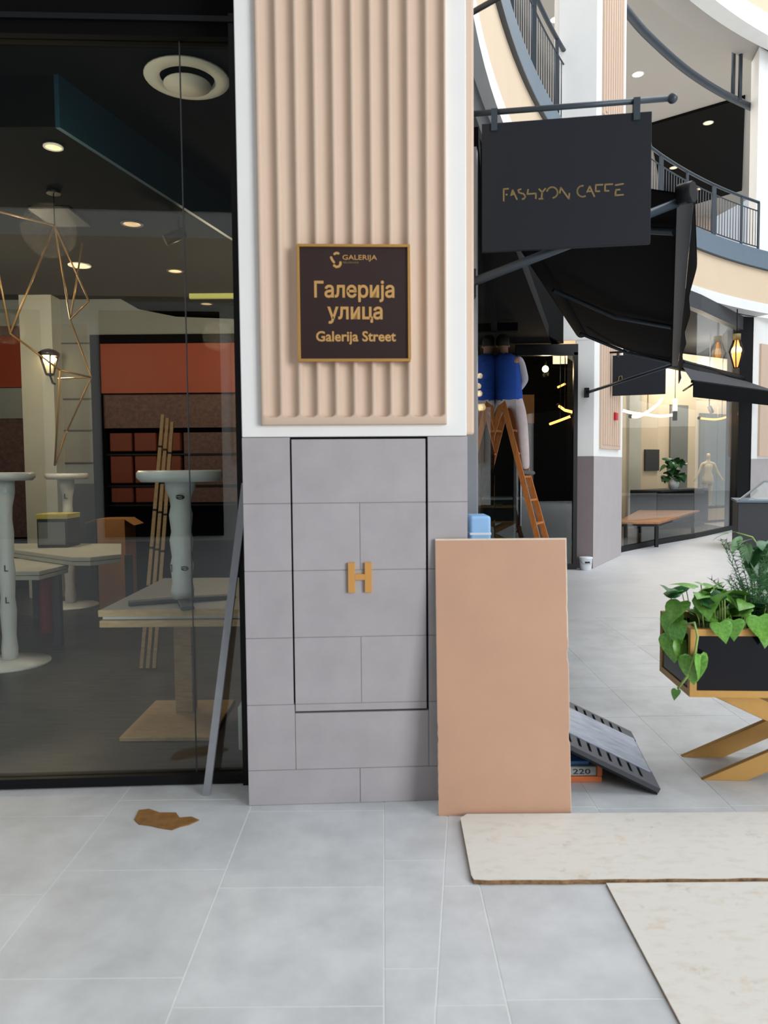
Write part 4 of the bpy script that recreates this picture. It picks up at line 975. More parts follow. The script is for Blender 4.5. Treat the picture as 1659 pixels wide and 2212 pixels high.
# ------------------------------------------------------------------ ladder, worker
LW = thing('step_ladder', 'orange wooden folding ladder standing open in the cafe doorway', 'ladder', (1.63, 10.0, 0))
apex = Vector((1.635, 10.0, 2.42)); rung = Vector((0.45, 0.893, 0))
def ladder_side(sgn_, name):
    foot = apex + Vector((0.60 * sgn_, -0.28 * sgn_, -2.42)); sec_ = MB()
    ra = []
    for s_ in (-1, 1):
        a = apex + rung * (0.11 * s_); b = foot + rung * (0.23 * s_)
        MB().bar(a, b, 0.028, 0.07, rung.cross(b - a)).build('rail', M['wood'], LW); ra.append((a, b))
    for k in range(1, 8):
        t = 0.04 + k * 0.127
        p, q = ra[0][0].lerp(ra[0][1], t), ra[1][0].lerp(ra[1][1], t)
        MB().bar(p, q, 0.06, 0.028).build('rung', M['wood'], LW)
ladder_side(1, 'a'); ladder_side(-1, 'b')
MB().tube([apex + rung * -0.15, apex + rung * 0.15], 0.016, 8).build('hinge_bar', M['galv'], LW)

mn = thing('person', 'worker in blue vest and pale trousers on the wooden ladder seen from behind', 'person', (1.66, 10.0, 1.62))
def rel(p): return Vector(p) - Vector((1.66, 10.0, 1.62))
def P3(px, py, Y): return at(px, py, Y)
tR = 0.04 + 3 * 0.127
zr = apex.z - 2.42 * tR + 0.014                         # top of the rung the feet stand on
fR = Vector((apex.x + 0.60 * tR, apex.y - 0.28 * tR, zr)); fL = Vector((apex.x - 0.60 * tR, apex.y + 0.28 * tR, zr))
hip = Vector((1.68, 9.97, 2.50)); pelvis = hip + Vector((0, 0, 0.02))
chest = Vector((1.64, 9.97, 2.86)); neck = Vector((1.62, 9.99, 3.03)); head = Vector((1.60, 10.0, 3.16))
hR, hL = hip + Vector((0.10, -0.01, -0.02)), hip + Vector((-0.10, 0.01, -0.02))
kR = Vector((1.845, 9.87, 2.07)); aR = fR + Vector((0.0, 0.0, 0.085)); kL = Vector((1.46, 10.06, 2.07)); aL = fL + Vector((0, 0, 0.085))
shR, shL = Vector((1.82, 9.95, 2.955)), Vector((1.46, 10.02, 2.955))
elR, haR = Vector((1.90, 9.98, 2.69)), Vector((1.83, 10.2, 2.55))
elL, haL = Vector((1.36, 10.12, 2.75)), Vector((1.40, 10.34, 2.92))
nodes = [(pelvis, 0.145, 0.105), (hip.lerp(chest, 0.5), 0.135, 0.095), (chest, 0.165, 0.11), (neck - Vector((0, 0, 0.035)), 0.07, 0.065), (neck + Vector((0, 0, 0.03)), 0.055, 0.055), (head - Vector((0, 0, 0.03)), 0.075, 0.085), (head + Vector((0, 0, 0.05)), 0.072, 0.085), (head + Vector((0, 0, 0.1)), 0.035, 0.04)]
edges = [(i, i + 1) for i in range(7)]
def limb(start, chain):
    p = start
    for c_ in chain:
        nodes.append(c_); edges.append((p, len(nodes) - 1)); p = len(nodes) - 1
    return p
for h_, k_, a__ in ((hR, kR, aR), (hL, kL, aL)):
    limb(0, [(h_ - Vector((0, 0, 0.05)), 0.09, 0.085), (h_.lerp(k_, 0.5), 0.075), (k_, 0.055), (k_.lerp(a__, 0.4), 0.055), (a__, 0.035)])
hands = []
for s_, e_, h_ in ((shR, elR, haR), (shL, elL, haL)):
    hands.append((limb(2, [(s_, 0.06), (s_.lerp(e_, 0.5), 0.047), (e_, 0.04), (e_.lerp(h_, 0.6), 0.035), (h_, 0.025, 0.02)]), e_, h_))
for idx, e_, h_ in hands:
    d = (h_ - e_).normalized(); sd = d.cross(Vector((0, 0, 1))).normalized(); palm = h_ + d * 0.06
    pi = limb(idx, [(palm, 0.03, 0.014)])
    for k in range(4):
        o_ = sd * (-0.027 + 0.018 * k); ln = (0.06, 0.07, 0.066, 0.05)[k]
        limb(pi, [(palm + o_ + d * 0.025, 0.0085), (palm + o_ + d * (0.025 + ln * 0.5) - Vector((0, 0, 0.006)), 0.008), (palm + o_ + d * (0.02 + ln) - Vector((0, 0, 0.022)), 0.0065)])
    limb(idx, [(h_ + sd * 0.035 + d * 0.04, 0.01), (h_ + sd * 0.05 + d * 0.075, 0.008)])
skin('body', [(rel(n[0]), *n[1:]) for n in nodes], edges, M['skin'], mn, 2)
tr = [(pelvis + Vector((0, 0, 0.07)), 0.16, 0.125), (pelvis - Vector((0, 0, 0.03)), 0.16, 0.125)]; te = [(0, 1)]
for h_, k_, a__ in ((hR, kR, aR), (hL, kL, aL)):
    b0 = len(tr); tr += [(h_ - Vector((0, 0, 0.08)), 0.105, 0.1), (h_.lerp(k_, 0.5), 0.094), (k_, 0.078), (k_.lerp(a__, 0.5), 0.074), (a__ - Vector((0, 0, 0.01)), 0.062)]
    te += [(1, b0)] + [(b0 + i, b0 + i + 1) for i in range(4)]
skin('trousers', [(rel(n[0]), *n[1:]) for n in tr], te, M['trousers'], mn, 2, label='pale dusty work trousers')
vb = MB(); vr = [(2.42, 0.178, 0.14), (2.45, 0.192, 0.15), (2.6, 0.186, 0.146), (2.75, 0.19, 0.146), (2.88, 0.205, 0.146), (2.96, 0.198, 0.13), (3.0, 0.15, 0.105), (3.035, 0.088, 0.082), (3.04, 0.05, 0.05)]
vv = []
for z, rx, ry in vr:
    k_ = (z - 2.42) / 0.62; cx_, cy_ = 1.68 - 0.055 * k_, 9.97 + 0.02 * k_
    vv += [rel((cx_ + rx * math.cos(2 * math.pi * j / 24), cy_ + ry * math.sin(2 * math.pi * j / 24), z + 0.006 * math.sin(j * 1.7))) for j in range(24)]
vb.add(vv, [(i * 24 + j, i * 24 + (j + 1) % 24, (i + 1) * 24 + (j + 1) % 24, (i + 1) * 24 + j) for i in range(len(vr) - 1) for j in range(24)], True)
vb.build('vest', M['vest'], mn, True, label='blue work vest')
for s_, e_, h_ in ((shR, elR, haR), (shL, elL, haL)):
    sv = [(s_.lerp(chest, 0.25), 0.07), (s_, 0.068), (s_.lerp(e_, 0.5), 0.06), (e_, 0.054), (e_.lerp(h_, 0.55), 0.046), (e_.lerp(h_, 0.9), 0.036)]
    skin('sleeve', [(rel(n[0]), n[1]) for n in sv], [(i, i + 1) for i in range(5)], M['sleeve'], mn, 2)
for f_, sx in ((fR, 1), (fL, -1)):
    d = Vector((0.75, 0.4, 0)).normalized() if sx > 0 else Vector((-0.4, 0.8, 0)).normalized()
    sh = [(f_ - d * 0.09 + Vector((0, 0, 0.05)), 0.045, 0.042), (f_ + Vector((0, 0, 0.045)), 0.046, 0.04), (f_ + d * 0.10 + Vector((0, 0, 0.036)), 0.044, 0.032), (f_ + d * 0.16 + Vector((0, 0, 0.03)), 0.034, 0.026)]
    skin('shoe', [(rel(n[0]), *n[1:]) for n in sh], [(0, 1), (1, 2), (2, 3)], M['shoe'], mn, 2)
hr = MB().lathe([(1e-5, 0.108), (0.05, 0.1), (0.082, 0.06), (0.09, 0.02), (0.085, -0.03), (0.078, -0.05)], rel(head + Vector((0, -0.012, 0.03))), 20)
hr.build('hair', M['hair'], mn, True)
fc = MB()
for s_ in (-1, 1): fc.ball(rel(head + Vector((0.03 * s_, 0.088, 0.0))), 0.011, 8)
fc.build('eyes', M['bucket'], mn, True)
ns = MB().ball(rel(head + Vector((0, 0.1, -0.03))), 0.016, 8)
for s_ in (-1, 1): ns.ball(rel(head + Vector((0.08 * s_, 0.0, -0.015))), 0.02, 8)
ns.build('nose_and_ears', M['skin'], mn, True)
MB().box(-0.022, 0.022, 0.0, 0.006, -0.004, 0.004, Matrix.Translation(rel(head + Vector((0, 0.085, -0.07))))).build('mouth', M['red'], mn, True)

# ------------------------------------------------------------------ second pillar
K = Vector((3.13, 11.05)); W_ = Vector((0.5, 0.866)).normalized(); K2 = K + W_ * 1.9
pl2 = thing('pillar', 'white pillar with grey dado, narrow beige panels and red call point, beyond the ladder', 'pillar', (3.3, 11.6, 0), kind='thing')
poly2 = [(2.60, 11.16), (K.x, K.y), (K2.x, K2.y), (K2.x - 0.55, K2.y + 0.4), (2.75, 12.1)]
poly2b = [(2.87, 11.12), (K.x, K.y), (K2.x, K2.y), (K2.x - 0.45, K2.y + 0.3), (2.95, 11.6)]
MB().prism(poly2, 3.4, 11.3).build('upper_body', M['white'], pl2, bevel=0.006, seg=1)
MB().prism(poly2b, 1.68, 3.4).build('lower_body', M['white'], pl2, bevel=0.006, seg=1)
MB().prism(poly2b, 0, 1.68).build('dado', M['dado'], pl2, bevel=0.004, seg=1)
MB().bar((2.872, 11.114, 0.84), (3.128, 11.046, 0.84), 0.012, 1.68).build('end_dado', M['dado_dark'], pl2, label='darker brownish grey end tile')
nW = Vector((W_.y, -W_.x))
def on_face(u0, u1, z0, z1, th, name, m, bev=0.004, parent=pl2):
    T = Matrix(((W_.x, -nW.x, 0, K.x), (W_.y, -nW.y, 0, K.y), (0, 0, 1, 0), (0, 0, 0, 1)))
    return MB().box(u0, u1, -th, 0.01, z0, z1, T).build(name, m, parent, bevel=bev, seg=1)
def ribbed(u0, u1, z0, z1):
    o = on_face(u0, u1, z0, z1, 0.035, 'beige_panel', M['beige'])
    n = 8; pw = (u1 - u0 - 0.1) / n
    for k in range(n): on_face(u0 + 0.05 + pw * (k + 0.2), u0 + 0.05 + pw * (k + 0.8), z0 + 0.06, z1 - 0.06, 0.05, 'rib', M['beige'], 0.006, o)
ribbed(0.30, 1.6, 1.80, 6.35); ribbed(0.30, 1.6, 6.75, 11.2)
cp = on_face(1.02, 1.17, 2.27, 2.39, 0.09, 'call_point', M['red'], 0.008, None); tag(cp, 'small red fire call point on the beige panel of the far pillar', 'alarm')
# bucket
q = Vector((2.99, 10.93, 0)); bk = thing('bucket', 'white lidded plastic bucket on the floor at the far pillar', 'bucket', q)
MB().lathe([(0.075, 0.0), (0.078, 0.005), (0.095, 0.165), (0.1, 0.17), (0.1, 0.185), (0.096, 0.19), (1e-5, 0.19)], q, 24).build('tub', M['bucket'], bk)
MB().tube([q + Vector((-0.1, -0.01, 0.15)), q + Vector((-0.07, -0.08, 0.1)), q + Vector((0, -0.105, 0.085)), q + Vector((0.07, -0.08, 0.1)), q + Vector((0.1, -0.01, 0.15))], 0.003, 6).build('handle', M['galv'], bk)
MB().grid(lambda u, v: q + Vector((0.0935 * math.sin((u - 0.5) * 0.8), -0.0935 * math.cos((u - 0.5) * 0.8), 0.105 + 0.025 * v)), 6, 1).build('label', M['ink'], bk)

# ------------------------------------------------------------------ galleries: railings
def railing(path, label, every, end_double=True):
    n = len(path); c0 = path[n // 2]
    t = thing('balcony_railing', label, 'railing', (c0[0], c0[1], 6.5))
    z0, z1 = 6.5, 7.58
    MB().tube([(x, y, z1) for x, y in path], 0.032, 8).build('handrail', M['anthracite'], t)
    MB().tube([(x, y, z1 - 0.2) for x, y in path], 0.013, 6).build('upper_rail', M['anthracite'], t)
    MB().tube([(x, y, z0 + 0.07) for x, y in path], 0.013, 6).build('lower_rail', M['anthracite'], t)
    acc = 0; length = 0; last = path[0]; me = None; mp = None
    seg = [(Vector(path[i]), Vector(path[i + 1])) for i in range(n - 1)]
    tot = sum((b - a).length for a, b in seg); cnt = int(tot / 0.115)
    for k in range(cnt + 1):
        s_ = tot * k / cnt; 
        for a, b in seg:
            l = (b - a).length
            if s_ <= l + 1e-6: q = a.lerp(b, min(1, s_ / l)); dd = (b - a).normalized(); break
            s_ -= l
        if k % every == 0 or k == cnt:
            for off_ in (-0.035, 0.035) if (k % (2 * every) == 0) else (0,):
                r_ = q + dd * off_
                if mp is None:
                    o = MB().box(-0.022, 0.022, -0.022, 0.022, z0, z1 - 0.02).build('post', M['anthracite'], t, True); mp = o.data
                else: o = link('post', mp, t, True)
                o.location = (r_.x - c0[0], r_.y - c0[1], -6.5)
        else:
            if me is None:
                o = MB().tube([(0, 0, z0 + 0.07), (0, 0, z1 - 0.2)], 0.008, 5).build('baluster', M['anthracite'], t, True); me = o.data
            else: o = link('baluster', me, t, True)
            o.location = (q.x - c0[0], q.y - c0[1], -6.5)
railing([rp(phi_y(5.4) + (phi_y(11.3, RR + .2) - phi_y(5.4)) * i / 20, RR + 0.12) for i in range(21)], 'slate blue balcony railing curving up above the cafe sign', 10)
railing([rp(phi_y(13.0) + (R_(57.2) - phi_y(13.0)) * i / 24, RR + 0.12) for i in range(25)], 'slate blue balcony railing above the far shop, ending at the white pier', 10)
# curved pipe under upper gallery
pp = [at(px, py, d) for px, py, d in ((1300, -40, 13.8), (1353, 24, 14.76), (1397, 75, 15.58), (1477, 147, 16.88), (1556, 199, 18.0), (1637, 238, 18.9))]
def crv(P, n=8):
    out = []
    for i in range(len(P) - 1):
        p0, p1, p2, p3 = P[max(i - 1, 0)], P[i], P[i + 1], P[min(i + 2, len(P) - 1)]
        for k in range(n):
            t = k / n; out.append(0.5 * ((2 * p1) + (p2 - p0) * t + (2 * p0 - 5 * p1 + 4 * p2 - p3) * t * t + (3 * p1 - p0 - 3 * p2 + p3) * t ** 3))
    return out + [P[-1]]
cr = thing('curved_pipe', 'dark curved pipe hung under the upper gallery ceiling', 'pipe', pp[3])
MB().tube(crv(pp), 0.085, 12).build('pipe', M['anthracite'], cr)
e = pp[-1]; MB().box(e.x - 0.02, e.x + 0.06, e.y - 0.02, e.y + 0.05, e.z - 0.22, e.z + 0.22).build('end_plate', M['anthracite'], cr)
for px in (1583, 1598):
    a = at(px, 208 + (px - 1583) * 0.7, 18.35); top = Vector((a.x, a.y, 11.7)); MB().tube([a, top], 0.05, 8).build('hanger_rod', M['anthracite'], cr)
    MB().lathe([(0.11, -0.08), (0.11, -0.01)], top, 12).build('rod_collar', M['anthracite'], cr)
downlight(1378, 160, 11.7, 0.13, 'bright warm downlight in the pale upper gallery ceiling', mat('bright_downlight', (255, 230, 200), 0.4, emit=9, ecol=(255, 214, 160)))
downlight(1200, 42, 11.7, 0.11, 'bright warm downlight beside the top of the left balcony railing', bpy.data.materials['bright_downlight'])
downlight(1530, 265, 11.62, 0.12, 'upper warm downlight in the black gallery ceiling', M['disc'])
downlight(1455, 362, 11.62, 0.11, 'warm downlight in the black gallery ceiling just above the railing', M['disc'])
downlight(1508, 408, 11.62, 0.10, 'warm downlight of the black ceiling seen behind the railing bars', M['disc'])
# ------------------------------------------------------------------ pier at the right, far shop
pl3 = thing('pillar', 'white pier at the right edge beside the far shop', 'pillar', (9.4, 18.4, 0), kind='thing')
poly3 = [(8.86, 17.9), (10.7, 19.2), (10.4, 19.9), (9.02, 18.6)]
MB().prism(poly3, 1.68, 11.3).build('upper_body', M['white'], pl3, bevel=0.006, seg=1); MB().prism(poly3, 0, 1.68).build('dado', M['dado'], pl3)
MB().bar((9.1, 18.04, 3.1), (10.5, 19.03, 3.1), 0.06, 2.7).build('beige_panel', M['beige'], pl3)
SW = [(4.19, 13.13), (5.30, 14.36), (6.54, 15.60), (7.5, 16.70), (8.5, 17.85)]
w4 = struct('window_4', MB().bar((*SW[0], 0.05), (*SW[1], 0.05), 0.07, 0.1), M['black'])
for i in range(4):
    a, b = Vector((*SW[i], 0)), Vector((*SW[i + 1], 0)); d = (b - a).normalized()
    if i: MB().bar(a + Vector((0, 0, 0.05)), b + Vector((0, 0, 0.05)), 0.07, 0.1).build('base_rail', M['black'], w4)
    MB().bar(a + d * 0.008 + Vector((0, 0, 1.78)), b - d * 0.008 + Vector((0, 0, 1.78)), 0.012, 3.35).build('pane', M['glass_shop2'], w4)
    MB().bar(a + Vector((0, 0, 3.52)), b + Vector((0, 0, 3.52)), 0.1, 0.14).build('head_rail', M['black'], w4)
    MB().bar(a + d * 0.008 + Vector((0, 0, 4.17)), b - d * 0.008 + Vector((0, 0, 4.17)), 0.012, 1.15).build('pane', M['glass_shop2'], w4)
    MB().bar(a + Vector((0, 0, 4.9)), b + Vector((0, 0, 4.9)), 0.16, 0.32).build('beam', M['charcoal'], w4)
MB().prism([(8.5, 17.82), (8.86, 17.92), (8.98, 18.5), (8.52, 18.5)], 0, 5.06).build('pier', M['black'], w4)
# second awning and sign
a2 = thing('shop_awning', 'black awning sloping out over the lit far shop window', 'awning', (7.2, 15.4, 3.3))
w0, w1 = Vector((6.05, 15.15, 3.56)), Vector((8.75, 18.05, 3.56)); f0, f1 = at(1495, 824, 14.3), at(1690, 858, 16.9)
f1.z = f0.z
def can2(u, v): return w0.lerp(w1, u).lerp(f0.lerp(f1, u), v)
c2 = MB(); c2.grid(can2, 8, 4); c2.grid(lambda u, v: can2(u, v) + Vector((0, 0, 0.01)), 8, 4); c2.build('canopy', M['fabric_grey'], a2)
d2 = (f1 - f0).normalized(); n2 = Vector((d2.y, -d2.x, 0))
v2 = MB(); v2.grid(lambda u, v: f0.lerp(f1, u) + n2 * 0.02 - Vector((0, 0, 0.3 * v)), 12, 2); v2.grid(lambda u, v: f0.lerp(f1, u) + n2 * 0.03 - Vector((0, 0, 0.3 * v)), 12, 2); v2.build('valance', M['fabric'], a2)
MB().bar(f0, f1, 0.05, 0.05).build('front_bar', M['black'], a2)
MB().tube([w0 + Vector((0.0, 0, 0.05)), w1 + Vector((0, 0, 0.05))], 0.07, 10).build('cassette', M['black'], a2)
for u in (0.03, 0.9): MB().tube([can2(u, 0) - Vector((0, 0, 0.5)), can2(u, 0.95) - Vector((0, 0, 0.04))], 0.02, 6).build('support_arm', M['black'], a2)
hs2 = thing('hanging_sign', 'small black hanging sign on the far pillar below the awning edge', 'sign', at(1380, 770, 12.0))
q0, q1 = at(1323, 812, 11.65), at(1438, 812, 11.42)
MB().bar((q0.x, q0.y, (q0.z)), (q1.x, q1.y, q0.z), 0.03, 0.62).build('sign_board', M['signblack'], hs2)
zt2 = q0.z + 0.36
MB().tube([(q0.x - 0.12, q0.y + 0.02, zt2), (q1.x + 0.1, q1.y - 0.02, zt2)], 0.015, 8).build('bar', M['black'], hs2)
for t in (0.1, 0.9): p = q0.lerp(q1, t); MB().box(p.x - 0.015, p.x + 0.015, p.y - 0.02, p.y + 0.02, zt2 - 0.08, zt2).build('hanger', M['black'], hs2)
p = at(1339, 818, 11.6)
MB().tube([p + Vector((-0.03, -0.02, -0.05)), p + Vector((-0.02, -0.02, 0.03)), p + Vector((0.02, -0.022, 0.04)), p + Vector((0.03, -0.022, -0.02))], 0.007, 5).build('logo', M['gold_dim'], hs2)

# far shop interior
struct('floor_far_shop', MB().prism([(4.3, 13.3), (6.5, 15.75), (8.45, 18.0), (8.3, 27), (1.5, 20)], -0.003, 0.003), M['shop_floor'])
struct('ceiling_far_shop', MB().prism([(4.0, 13.1), (6.4, 15.65), (8.5, 17.9), (14, 25), (8, 27), (1.5, 20)], 4.85, 5.06), M['shop_dark'])
wk = struct('wall_far_shop', MB().bar((3.5, 18.6, 2.4), (13.5, 25.0, 2.4), 0.2, 4.8), M['warm_wall'])
dirk = Vector((10, 6.4, 0)).normalized(); nk = Vector((dirk.y, -dirk.x, 0))
for u0, u1, z0, z1, m in ((0.6, 1.1, 0.6, 2.6, 'brown_panel'), (2.0, 2.55, 0.9, 2.3, 'brown_panel'), (2.65, 3.1, 0.9, 2.2, 'carton'), (4.5, 5.1, 1.4, 2.0, 'charcoal'), (5.6, 6.4, 0.0, 3.3, 'shop_wall_grey'), (3.8, 4.3, 0.0, 3.6, 'shop_wall'), (7.0, 9.2, 0.0, 3.1, 'shop_wall_grey')):
    a = Vector((3.5, 18.6, (z0 + z1) / 2)) + dirk * u0 + nk * 0.13; b = a + dirk * (u1 - u0); MB().bar(a, b, 0.06, z1 - z0).build('panel', M[m], wk)
bn = thing('slatted_bench', 'low table with warm slatted wooden top and black legs inside the far shop', 'table', at(1420, 1110, 15.5))
zb = 0.5
P_ = [atz(1330, 1128, zb), atz(1424, 1128, zb), atz(1512, 1102, zb), atz(1380, 1102, zb)]
L0, L1, L2, L3 = [Vector((q.x, q.y, 0)) for q in P_]
ns_ = 16
for k in range(ns_):
    t0, t1 = k / ns_, (k + 0.86) / ns_
    a0, b0 = L0.lerp(L3, t0), L1.lerp(L2, t0); a1, b1 = L0.lerp(L3, t1), L1.lerp(L2, t1)
    MB().prism([(a0.x, a0.y), (b0.x, b0.y), (b1.x, b1.y), (a1.x, a1.y)], zb - 0.035, zb).build('slat', M['bench_wood'], bn)
inset = [(L0, L2), (L1, L3), (L2, L0), (L3, L1)]
for a, b in inset:
    q = a.lerp(b, 0.1); MB().box(q.x - 0.03, q.x + 0.03, q.y - 0.03, q.y + 0.03, 0.003, zb - 0.1).build('leg', M['black'], bn)
MB().prism([tuple(a.lerp(b, 0.06).xy) for a, b in inset], zb - 0.1, zb - 0.04).build('under_frame', M['black'], bn)
def slab_thing(name, label, cat, p0, p1, depth, z0, z1, m, mtop, feet=True):
    c_ = (p0 + p1) / 2; t = thing(name, label, cat, (c_.x, c_.y, 0.003)); d = (p1 - p0).normalized(); n = Vector((-d.y, d.x, 0))
    poly = [tuple(p0.xy), tuple(p1.xy), tuple((p1 + n * depth).xy), tuple((p0 + n * depth).xy)]
    MB().prism(poly, z0, z1 - 0.04).build('carcass', m, t); MB().prism(poly, z1 - 0.04, z1).build('top', mtop, t)
    if z0 > 0.05: MB().prism([tuple((Vector((*q, 0)).lerp(c_ + n * depth / 2, 0.1)).xy) for q in poly], 0.003, z0).build('plinth', M['black'], t)
    return t
a = at(1427, 1080, 17.6); b = at(1530, 1080, 19.2)
slab_thing('display_counter', 'dark display counter in the middle of the far shop', 'counter', Vector((a.x, a.y, 0)), Vector((b.x, b.y, 0)), 0.8, 0.1, 0.95, M['shop_dark'], M['charcoal'])
a = at(1500, 1120, 19.5); b = at(1586, 1120, 20.4)
slab_thing('display_plinth', 'low pale display plinth under the mannequin', 'plinth', Vector((a.x, a.y, 0)), Vector((b.x, b.y, 0)), 1.6, 0.06, 0.42, M['warm_wall'], M['black'])
# mannequin
mb_ = at(1528, 1093, 20.7)
mq = thing('mannequin', 'cream female mannequin in a short ivory dress in the far shop window', 'mannequin', (mb_.x, 20.7, 0.42))
sc = 1.0; H0 = 0.42
def mp_(x, y, z): return Vector((x, y, z * 0.85))
mnod = [(mp_(0, 0, 0.95), 0.125, 0.09), (mp_(0, 0, 1.12), 0.09, 0.07), (mp_(0, 0, 1.30), 0.115, 0.085), (mp_(0, 0, 1.46), 0.06, 0.05), (mp_(0, 0, 1.52), 0.045), (mp_(0, -0.01, 1.62), 0.065, 0.075), (mp_(0, -0.01, 1.72), 0.05, 0.055)]
med = [(i, i + 1) for i in range(6)]
def ml(st_, ch):
    p = st_
    for c_ in ch: mnod.append(c_); med.append((p, len(mnod) - 1)); p = len(mnod) - 1
    return p
for s_ in (-1, 1):
    ml(0, [(mp_(0.07 * s_, 0, 0.85), 0.08), (mp_(0.08 * s_, 0, 0.5), 0.05), (mp_(0.08 * s_, 0.01, 0.3), 0.048), (mp_(0.08 * s_, 0.01, 0.07), 0.03), (mp_(0.085 * s_, -0.1, 0.025), 0.028, 0.02)])
    w_i = ml(2, [(mp_(0.16 * s_, 0, 1.38), 0.048), (mp_(0.24 * s_, -0.01, 1.14), 0.036), (mp_(0.33 * s_, -0.04, 0.95), 0.026), (mp_(0.37 * s_, -0.06, 0.88), 0.03, 0.014)])
    for k in range(4): ml(w_i, [(mp_(0.385 * s_ + 0.012 * (k - 1.5), -0.065 - 0.01 * k, 0.84), 0.008), (mp_(0.40 * s_ + 0.014 * (k - 1.5), -0.07 - 0.012 * k, 0.79 + 0.006 * abs(k - 1.5)), 0.006)])
    ml(w_i, [(mp_(0.35 * s_, -0.1, 0.86), 0.008), (mp_(0.35 * s_, -0.12, 0.83), 0.006)])
skin('body', mnod, med, M['cream'], mq, 2)
MB().lathe([(0.165, 0.62), (0.15, 0.72), (0.145, 0.82), (0.1, 0.955), (0.125, 1.09), (0.12, 1.15), (0.07, 1.2)], (0, 0, 0), 20, Matrix.Diagonal((1, 0.8, 0.98, 1))).build('dress', M['dress'], mq, True)
MB().lathe([(0.2, 0.0), (0.2, 0.012), (0.01, 0.014)], (0, 0, 0), 20).build('base_plate', M['galv'], mq, True)
# plant in shop
q = at(1456, 1035, 18.4); pk = thing('shop_plant', 'dark bushy pot plant on the counter in the far shop', 'plant', (q.x, 18.4, 0.95))
MB().lathe([(0.1, 0.95), (0.14, 1.2), (0.12, 1.2), (0.1, 1.15)], (q.x, 18.4, 0), 16).build('pot', M['bucket'], pk)
for i in range(46):
    a = rnd.uniform(0, 6.28); r = rnd.uniform(0.02, 0.26); put_leaf(LMd, pk, Vector((q.x + r * math.cos(a), 18.4 + r * math.sin(a), 1.2 + rnd.uniform(0.0, 0.5))), rnd.uniform(-3, 3), rnd.uniform(-0.8, 0.6), rnd.uniform(0.14, 0.24), rnd.uniform(-0.6, 0.6))
# light tubes
tube_light('tube_lamp', crv([at(1341, 885, 15.0), at(1366, 892, 15.3), at(1400, 896, 15.6), at(1428, 899, 15.9), at(1455, 896, 16.1)]), 0.028, 'long gently sagging amber tube lamp in the far shop', M['tube_hot'], drop=4.85)
tube_light('tube_lamp', crv([at(1362, 899, 16.6), at(1378, 900, 16.5), at(1398, 890, 16.4), at(1420, 874, 16.3), at(1430, 862, 16.2)]), 0.03, 'amber tube lamp curling upward in the far shop', M['tube_hot'], drop=4.85)
tube_light('tube_lamp', crv([at(1510, 903, 18.5), at(1545, 906, 18.8), at(1572, 900, 19.0), at(1590, 890, 19.1)]), 0.024, 'faint amber tube lamp near the black pier in the far shop', M['tube'], drop=4.85)
p = at(1458, 888, 15.9); vt = thing('upright_tube_lamp', 'bright upright tube lamp in a black holder in the far shop', 'lamp', p)
MB().tube([p, p + Vector((0, 0, 0.26))], 0.045, 12).build('light_tube', M['tube_hot'], vt); MB().tube([p + Vector((0, 0, -0.2)), p], 0.05, 12).build('holder', M['black'], vt); MB().tube([p + Vector((0, 0, 0.26)), Vector((p.x, p.y, 4.85))], 0.006, 6).build('cable', M['black'], vt)
for x, y, z, e in ((6.0, 16.8, 4.3, 60), (8.8, 20.4, 4.3, 130), (5.2, 18.0, 4.3, 80), (10.5, 22, 4.2, 70)):
    l = bpy.data.lights.new('shop_fill', 'POINT'); l.energy = e; l.color = (1.0, 0.88, 0.72); l.shadow_soft_size = 0.2
    o = bpy.data.objects.new('shop_fill', l); COL.objects.link(o); o.location = (x, y, z)  # bare points added to light up the far shop interior
for i, (px, py) in enumerate(((1532, 878), (1575, 874))):
    p = at(px, py, 18.6); t = thing('ceiling_spot', ('left one of two white spot lamps', 'right one of two white spot lamps')[i] + ' hanging over the mannequin', 'spotlight', p)
    MB().tube([p, p + Vector((0.05, -0.06, -0.16))], 0.05, 10).build('head', M['bucket'], t); MB().tube([p, Vector((p.x, p.y, 4.85))], 0.012, 6).build('rod', M['bucket'], t)
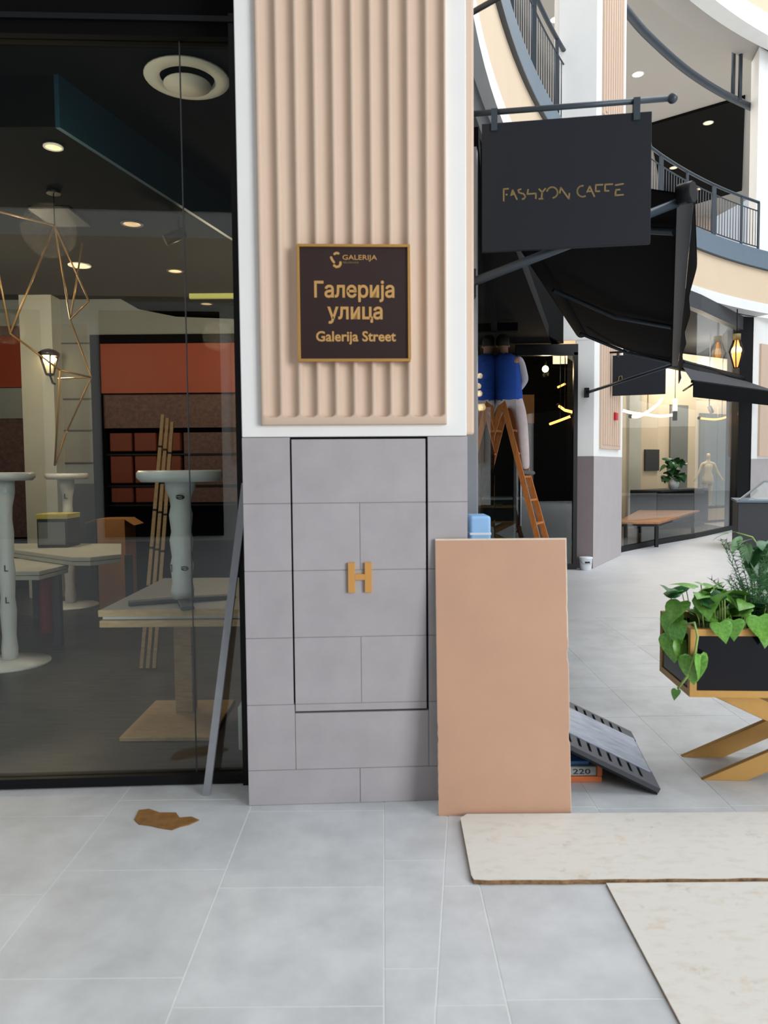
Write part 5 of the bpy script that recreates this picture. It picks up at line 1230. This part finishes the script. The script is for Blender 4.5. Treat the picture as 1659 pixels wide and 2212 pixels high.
# lantern in upper window
p = at(1591, 762, 17.0)
lt = thing('hanging_lantern', 'glowing black framed lantern by the upper window of the far shop', 'lantern', p)
MB().tube([p + Vector((0, 0, 0.42)), p + Vector((0, 0, 0.28))], 0.09, 8).build('cap', M['gold_dim'], lt)
MB().lathe([(0.04, -0.32), (0.1, -0.05), (0.1, 0.05), (0.04, 0.28)], p, 8).build('glass_body', mat('lit_lantern_glass', (255, 190, 110), 0.4, emit=0.9, ecol=(255, 170, 80)), lt)
MB().ball(p + Vector((0, 0, 0.05)), 0.115, 10).build('glow', M['disc'], lt)
for k in range(6):
    a = k * math.pi / 3; MB().tube([p + Vector((0.05 * math.cos(a), 0.05 * math.sin(a), -0.34)), p + Vector((0.17 * math.cos(a), 0.17 * math.sin(a), 0.02)), p + Vector((0.06 * math.cos(a), 0.06 * math.sin(a), 0.32))], 0.012, 5).build('rib', M['black'], lt)
MB().tube([p + Vector((0, 0, 0.4)), Vector((p.x, p.y, 5.06))], 0.012, 6).build('chain', M['black'], lt)
# kiosk
kk = thing('kiosk_counter', 'dark kiosk counter with slanted glass top behind the planter', 'kiosk', at(1640, 1180, 12.6))
k0 = atz(1592, 1188, 0.0); k0 = Vector((k0.x, k0.y, 0))
kd = Vector((0.93, -0.36, 0)); kn = Vector((0.36, 0.93, 0)); KT = Matrix(((kd.x, kn.x, 0, k0.x), (kd.y, kn.y, 0, k0.y), (0, 0, 1, 0), (0, 0, 0, 1)))
MB().box(0, 2.4, 0, 1.2, 0.0, 0.86, KT).build('body', M['charcoal'], kk, bevel=0.01, seg=1)
MB().box(-0.03, 2.43, -0.03, 1.23, 0.86, 0.9, KT).build('rim', M['slate'], kk, bevel=0.004, seg=1)
for x in (0.0, 2.36): MB().bar(KT @ Vector((x + 0.02, 0.02, 0.9)), KT @ Vector((x + 0.5 if x == 0 else x - 0.2, 0.9, 1.22)), 0.03, 0.03).build('frame_bar', M['galv'], kk)
MB().bar(KT @ Vector((0.5, 0.9, 1.22)), KT @ Vector((2.2, 0.9, 1.22)), 0.03, 0.03).build('frame_bar', M['galv'], kk)
MB().add([KT @ Vector(v) for v in ((0.02, 0.02, 0.905), (2.38, 0.02, 0.905), (2.2, 0.9, 1.225), (0.5, 0.9, 1.225), (0.02, 0.03, 0.895), (2.38, 0.03, 0.895), (2.2, 0.91, 1.215), (0.5, 0.91, 1.215))], [(0, 1, 2, 3), (7, 6, 5, 4), (0, 4, 5, 1), (1, 5, 6, 2), (2, 6, 7, 3), (3, 7, 4, 0)]).build('glass_top', M['glass_shop2'], kk)
MB().bar(KT @ Vector((0.3, 0.35, 0.92)), KT @ Vector((2.2, 0.35, 0.92)), 0.06, 0.02).build('lit_bar', M['bucket'], kk)
